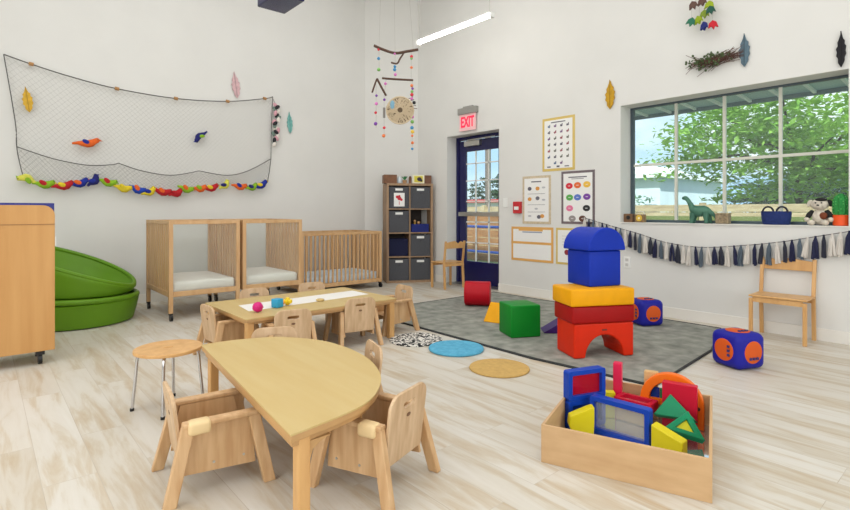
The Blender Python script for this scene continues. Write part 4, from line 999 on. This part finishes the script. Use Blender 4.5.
# cactus in an orange pot
t = thing('potted_cactus','green felt cactus in a square orange pot at the right end of the sill','plant',(xs-.02,.921,ZS))
m = MB(); m.lathe([(.045,0),(.052,.004),(.056,.085),(.05,.088),(.046,.07)],n=28); m.build('pot', mat('orange_pot',(236,84,24),.5), t, smooth=True)
m = MB(); n_=48
rings=[]
for j in range(13):
    f=j/12; z=.06+.20*f; r=.052*math.sqrt(max(0,1-(abs(f-.45)/.56)**2.4))+.001
    rings.append([m.bm.verts.new(((r*(1+.1*math.cos(10*2*PI*k/n_)))*math.cos(2*PI*k/n_),(r*(1+.1*math.cos(10*2*PI*k/n_)))*math.sin(2*PI*k/n_),z)) for k in range(n_)])
for a_,b_2 in zip(rings,rings[1:]):
    for k in range(n_): m.bm.faces.new((a_[k],a_[(k+1)%n_],b_2[(k+1)%n_],b_2[k]))
m.build('cactus', mat('cactus_green',(42,148,66),.8,.2,60,bump=.3), t, smooth=True)
m = MB()
for i in range(80):
    a=random.uniform(0,2*PI); f=random.uniform(.15,.9); r=.054*math.sqrt(max(0,1-(abs(f-.45)/.56)**2.4)); m.sph((r*math.cos(a),r*math.sin(a),.06+.2*f),.0035,n=6)
m.build('spines', mat('cactus_light',(110,196,110),.8), t)

# ------------------------------------------------------------------ outside
xg = XR+WT
m = MB(); m.b2(xg,60,-25,60,-.35,-.15); o=struct(m.build('ground', mat('grass_ground',(120,140,84),.95,0,3,rgb2=(92,112,62))))
m = MB(); m.b2(xg,7.6,-4,9,-.15,-.08); struct(m.build('trim_2', mat('patio_concrete',(178,174,166),.9,.08,3)))
# porch roof with rafters
t = thing('porch_roof','teal-grey porch roof with pale rafters over the window outside','roof',(6.3,1.6,2.5))
m = MB(); m.prism([(xg-6.3+.005,-.02),(.72,-.10),(.72,-.04),(xg-6.3+.005,.05)],7,Matrix.Translation((0,3.5,0)) @ Matrix.Rotation(R(90),4,'X')); m.build('deck', mat('teal_roof',(176,200,204),.6), t)
for i in range(22):
    y=-3.3+i*.315; m = MB(); m.beam((xg-6.3+.01,y,-.042),(.695,y,-.118),.03,.03); m.build('rafter', mat('pale_rafter',(236,240,240),.6), t)
m = MB(); m.b2(.72,.74,-3.5,3.5,-.15,-.03); m.build('fascia', mat('fascia_grey',(120,136,140),.6), t)
# fence
FW = mat('weathered_fence',(196,178,146),.85,0,3,(1,1,6),rgb2=(158,138,106))
for k in range(1):
    t = thing('wooden_fence','weathered horizontal board fence behind the window and door','fence',(10.6,6,0))
    m = MB()
    for j in range(9):
        z0=-.14+j*.148; m.b2(0,.025,-8,10,z0,z0+.139)
    m.build('boards', FW, t)
    m = MB(); m.b2(-.05,.0,-8,10,.88,.96); m.build('top_rail', mat('mossy_rail',(108,118,66),.9), t)
    for j in range(10):
        m = MB(); m.b2(-.09,0,-7.8+j*1.9,-7.7+j*1.9,-.16,1.22); m.build('post', FW, t)
t = thing('wooden_fence','low brown board fence behind the blue railing, seen through the door','fence',(9.2,8.6,0))
m = MB()
for j in range(6): m.b2(0,.025,-1.6,3.2,-.14+j*.19,.03+j*.19)
m.build('boards', mat('brown_fence_wood',(168,120,78),.85,0,3,(1,1,6),rgb2=(132,90,56)), t)
for j in range(4):
    m = MB(); m.b2(-.09,0,-1.5+j*1.5,-1.4+j*1.5,-.16,1.02); m.build('post', mat('brown_fence_wood',(168,120,78),.85), t)
# blue railing
t = thing('metal_railing','bright blue pipe railing seen through the door glass','railing',(8.2,7.2,0))
for z in (.18,.72):
    m = MB(); m.cyl((0,-2,z),(0,3,z),.028,n=10); m.build('rail', mat('bright_blue_paint',(30,90,200),.4), t)
for y in (-2,-.5,1,2.5):
    m = MB(); m.cyl((0,y,-.15),(0,y,.75),.022,n=10); m.build('post', mat('bright_blue_paint',(30,90,200),.4), t)
# houses
def house(label, x, y0, y1, zw, rgb, roof, rh, gable=True, stripe=None):
    t = thing('building',label,'building',(x,(y0+y1)/2,-.15)); l=(y1-y0)/2
    m = MB(); m.b2(0,6,-l,l,0,zw); m.build('wall', mat(label.split()[0]+'_wall_'+str(int(x)),rgb,.8,.04,2), t)
    if gable: 
        m = MB(); m.prism([(-l-.3,0),(l+.3,0),(0,rh)],6.4,Matrix(((0,0,1,-.3),(1,0,0,0),(0,1,0,zw),(0,0,0,1)))); m.build('roof', mat('roof_'+str(int(y0)),roof,.8), t)
    else:
        m = MB(); m.b2(-.3,6.3,-l-.3,l+.3,zw,zw+.18); m.build('roof', mat('roof_'+str(int(y0)),roof,.8), t)
    return t,l
t,l = house('pale blue-white low building behind the fence, left side of the window view',19,8.6,14,2.45,(206,220,230),(226,230,234),.5,False)
for y in (-.2,.6,1.6,2.2):
    m = MB(); m.b2(-.02,.02,-2.4+y,-1.9+y,1.15,1.45); m.build('window', mat('dark_blue_glass',(44,66,92),.2), t)
t,l = house('white gabled house further behind, left side of the window view',26,12.3,14.8,2.9,(232,234,238),(236,238,242),.9)
t,l = house('pale blue building behind the tree, right side of the window view',18,1.5,5.2,2.0,(176,206,224),(150,180,204),.6,False)
t,l = house('white building with red roof edge seen through the door',24,17.5,30,1.75,(214,220,228),(196,70,76),.35,False)
for k in range(6):
    m = MB(); m.b2(-.02,.02,-l+1+k*1.9,-l+2+k*1.9,.9,1.5); m.build('window', mat('dark_blue_glass',(44,66,92),.2), t)
# utility pole seen through the door
t = thing('utility_pole','tall wooden utility pole outside the door','pole',(13,11.7,-.15))
m = MB(); m.cyl((0,0,0),(0,0,7),.1,n=12); m.build('pole', mat('pole_wood',(110,100,94),.9), t)
m = MB(); m.b2(-.05,.05,-.9,.9,6.2,6.3); m.build('cross_arm', mat('pole_wood',(110,100,94),.9), t)
# trees
BARK = mat('tree_bark',(74,64,58),.9,.2,10)
def leafmat(nm,a,b):
    m = mat(nm,a,.6,0,3,rgb2=b); bs=m.node_tree.nodes['Principled BSDF']
    nt=m.node_tree; tr=nt.nodes.new('ShaderNodeBsdfTranslucent'); tr.inputs[0].default_value=lin(a); mx=nt.nodes.new('ShaderNodeMixShader'); mx.inputs[0].default_value=.35
    nt.links.new(bs.outputs[0],mx.inputs[1]); nt.links.new(tr.outputs[0],mx.inputs[2]); nt.links.new(mx.outputs[0],nt.nodes['Material Output'].inputs[0]); return m
def tree(label, loc, th, cr_, crz, nclump, per, ls, lm, seed, trunk=.14, spread=1.0):
    rnd=random.Random(seed); t = thing('tree',label,'tree',loc)
    m = MB(); tops=[]
    m.tube([(0,0,0),(.05,0,th*.5),(0,.05,th)],[trunk,trunk*.8,trunk*.6],n=10)
    for i in range(11):
        a=2*PI*i/11+rnd.uniform(-.3,.3); e=rnd.uniform(.0,.9); L=cr_*rnd.uniform(.7,1)
        p=[Vector((0,.05,th*rnd.uniform(.75,1)))]
        for k in range(1,5):
            p.append(Vector((math.cos(a)*L*k/4*math.cos(e), math.sin(a)*L*k/4*math.cos(e), p[0].z+crz*math.sin(e)*k/4))+Vector((rnd.gauss(0,.06),rnd.gauss(0,.06),rnd.gauss(0,.06))))
        m.tube(p,[trunk*.45,trunk*.3,trunk*.2,trunk*.12,trunk*.05],n=6); tops+=p[1:]
    m.build('trunk', BARK, t, smooth=True)
    vs=[];fs=[]
    for i in range(nclump):
        if rnd.random()<.5 and tops: c=rnd.choice(tops)+Vector((rnd.gauss(0,.3),rnd.gauss(0,.3),rnd.gauss(.1,.22)))
        else:
            v=Vector((rnd.gauss(0,1),rnd.gauss(0,1),rnd.gauss(0,1))).normalized()*rnd.uniform(.55,1)**.6; c=Vector((v.x*cr_,v.y*cr_,th+crz*.35+v.z*crz))
        for j in range(per):
            q=c+Vector((rnd.gauss(0,.26),rnd.gauss(0,.26),rnd.gauss(0,.07)))*spread
            s=ls*rnd.uniform(.6,1.3); a=Vector((rnd.gauss(0,1),rnd.gauss(0,1),rnd.gauss(0,.4))).normalized(); b=a.cross(Vector((rnd.gauss(0,.5),rnd.gauss(0,.5),1))).normalized()
            n=len(vs); vs+= [q-a*s,q-b*s*.45,q+a*s,q+b*s*.45]; fs.append((n,n+1,n+2,n+3))
    me=bpy.data.meshes.new('foliage'); me.from_pydata([tuple(v) for v in vs],[],fs); me.materials.append(lm)
    o=bpy.data.objects.new('foliage',me); COL.objects.link(o); o.parent=t; o['kind']='stuff'; return t
LG=leafmat('light_tree_leaf',(150,192,84),(98,150,56)); DG_=leafmat('dark_tree_leaf',(64,94,60),(40,62,44)); BG=leafmat('bluish_bush_leaf',(134,168,140),(100,136,112))
tree('large light green spreading tree filling the window view',(13.2,3.0,-.15),2.3,2.5,1.7,430,38,.085,LG,3)
tree('dark green tree with low foliage under the large one',(17.2,3.9,-.15),1.1,1.8,.8,120,40,.09,DG_,5,.1)
tree('rounded dark green tree at the far left of the window view',(23,16.6,-.15),1.7,1.7,1.1,150,40,.12,DG_,8,.12)
tree('pale bluish-green bush behind the fence, left part of the window view',(12.6,6.9,-.15),.6,1.0,.8,90,36,.06,BG,9,.05)
tree('bushy green tree beyond the white building, seen through the door',(37,31,-.15),2.4,4,1.6,150,40,.16,DG_,10,.15)
tree('second pale bush behind the fence near the middle of the window view',(14.6,5.6,-.15),.4,.9,.7,80,36,.06,LG,12,.05)

# ------------------------------------------------------------------ world, sun, camera
wd_ = bpy.data.worlds.new('World'); C.world = wd_; wd_.use_nodes = True; nt = wd_.node_tree
bg = nt.nodes['Background']; tc=nt.nodes.new('ShaderNodeTexCoord'); mp=nt.nodes.new('ShaderNodeMapping'); mp.inputs['Scale'].default_value=(1,1,3)
no=nt.nodes.new('ShaderNodeTexNoise'); no.inputs['Scale'].default_value=2.2; no.inputs['Detail'].default_value=6
cr2=nt.nodes.new('ShaderNodeValToRGB'); cr2.color_ramp.elements[0].position=.42; cr2.color_ramp.elements[0].color=lin((176,208,236)); cr2.color_ramp.elements[1].position=.58; cr2.color_ramp.elements[1].color=lin((238,243,248))
nt.links.new(tc.outputs['Generated'],mp.inputs['Vector']); nt.links.new(mp.outputs['Vector'],no.inputs['Vector']); nt.links.new(no.outputs['Fac'],cr2.inputs['Fac']); nt.links.new(cr2.outputs['Color'],bg.inputs['Color'])
bg.inputs['Strength'].default_value=1.7
s=bpy.data.lights.new('sun','SUN'); s.energy=8; s.angle=R(2); s.color=(1,.96,.88)
so=bpy.data.objects.new('sun',s); COL.objects.link(so); so.rotation_euler=Euler((R(25),R(-38),0)); so.location=(0,0,20)

cam=bpy.data.cameras.new('Camera'); co=bpy.data.objects.new('Camera',cam); COL.objects.link(co)
co.location=(0,0,1.06); co.rotation_euler=(R(90),0,R(49-90)); cam.sensor_width=36; cam.lens=512/850*36; cam.shift_y=-44/850; cam.clip_start=.05; cam.clip_end=200
C.camera=co
C.view_settings.view_transform='Standard'; C.view_settings.look='None'; C.view_settings.gamma=1; C.view_settings.use_curve_mapping=False
C.view_settings.exposure=-.13
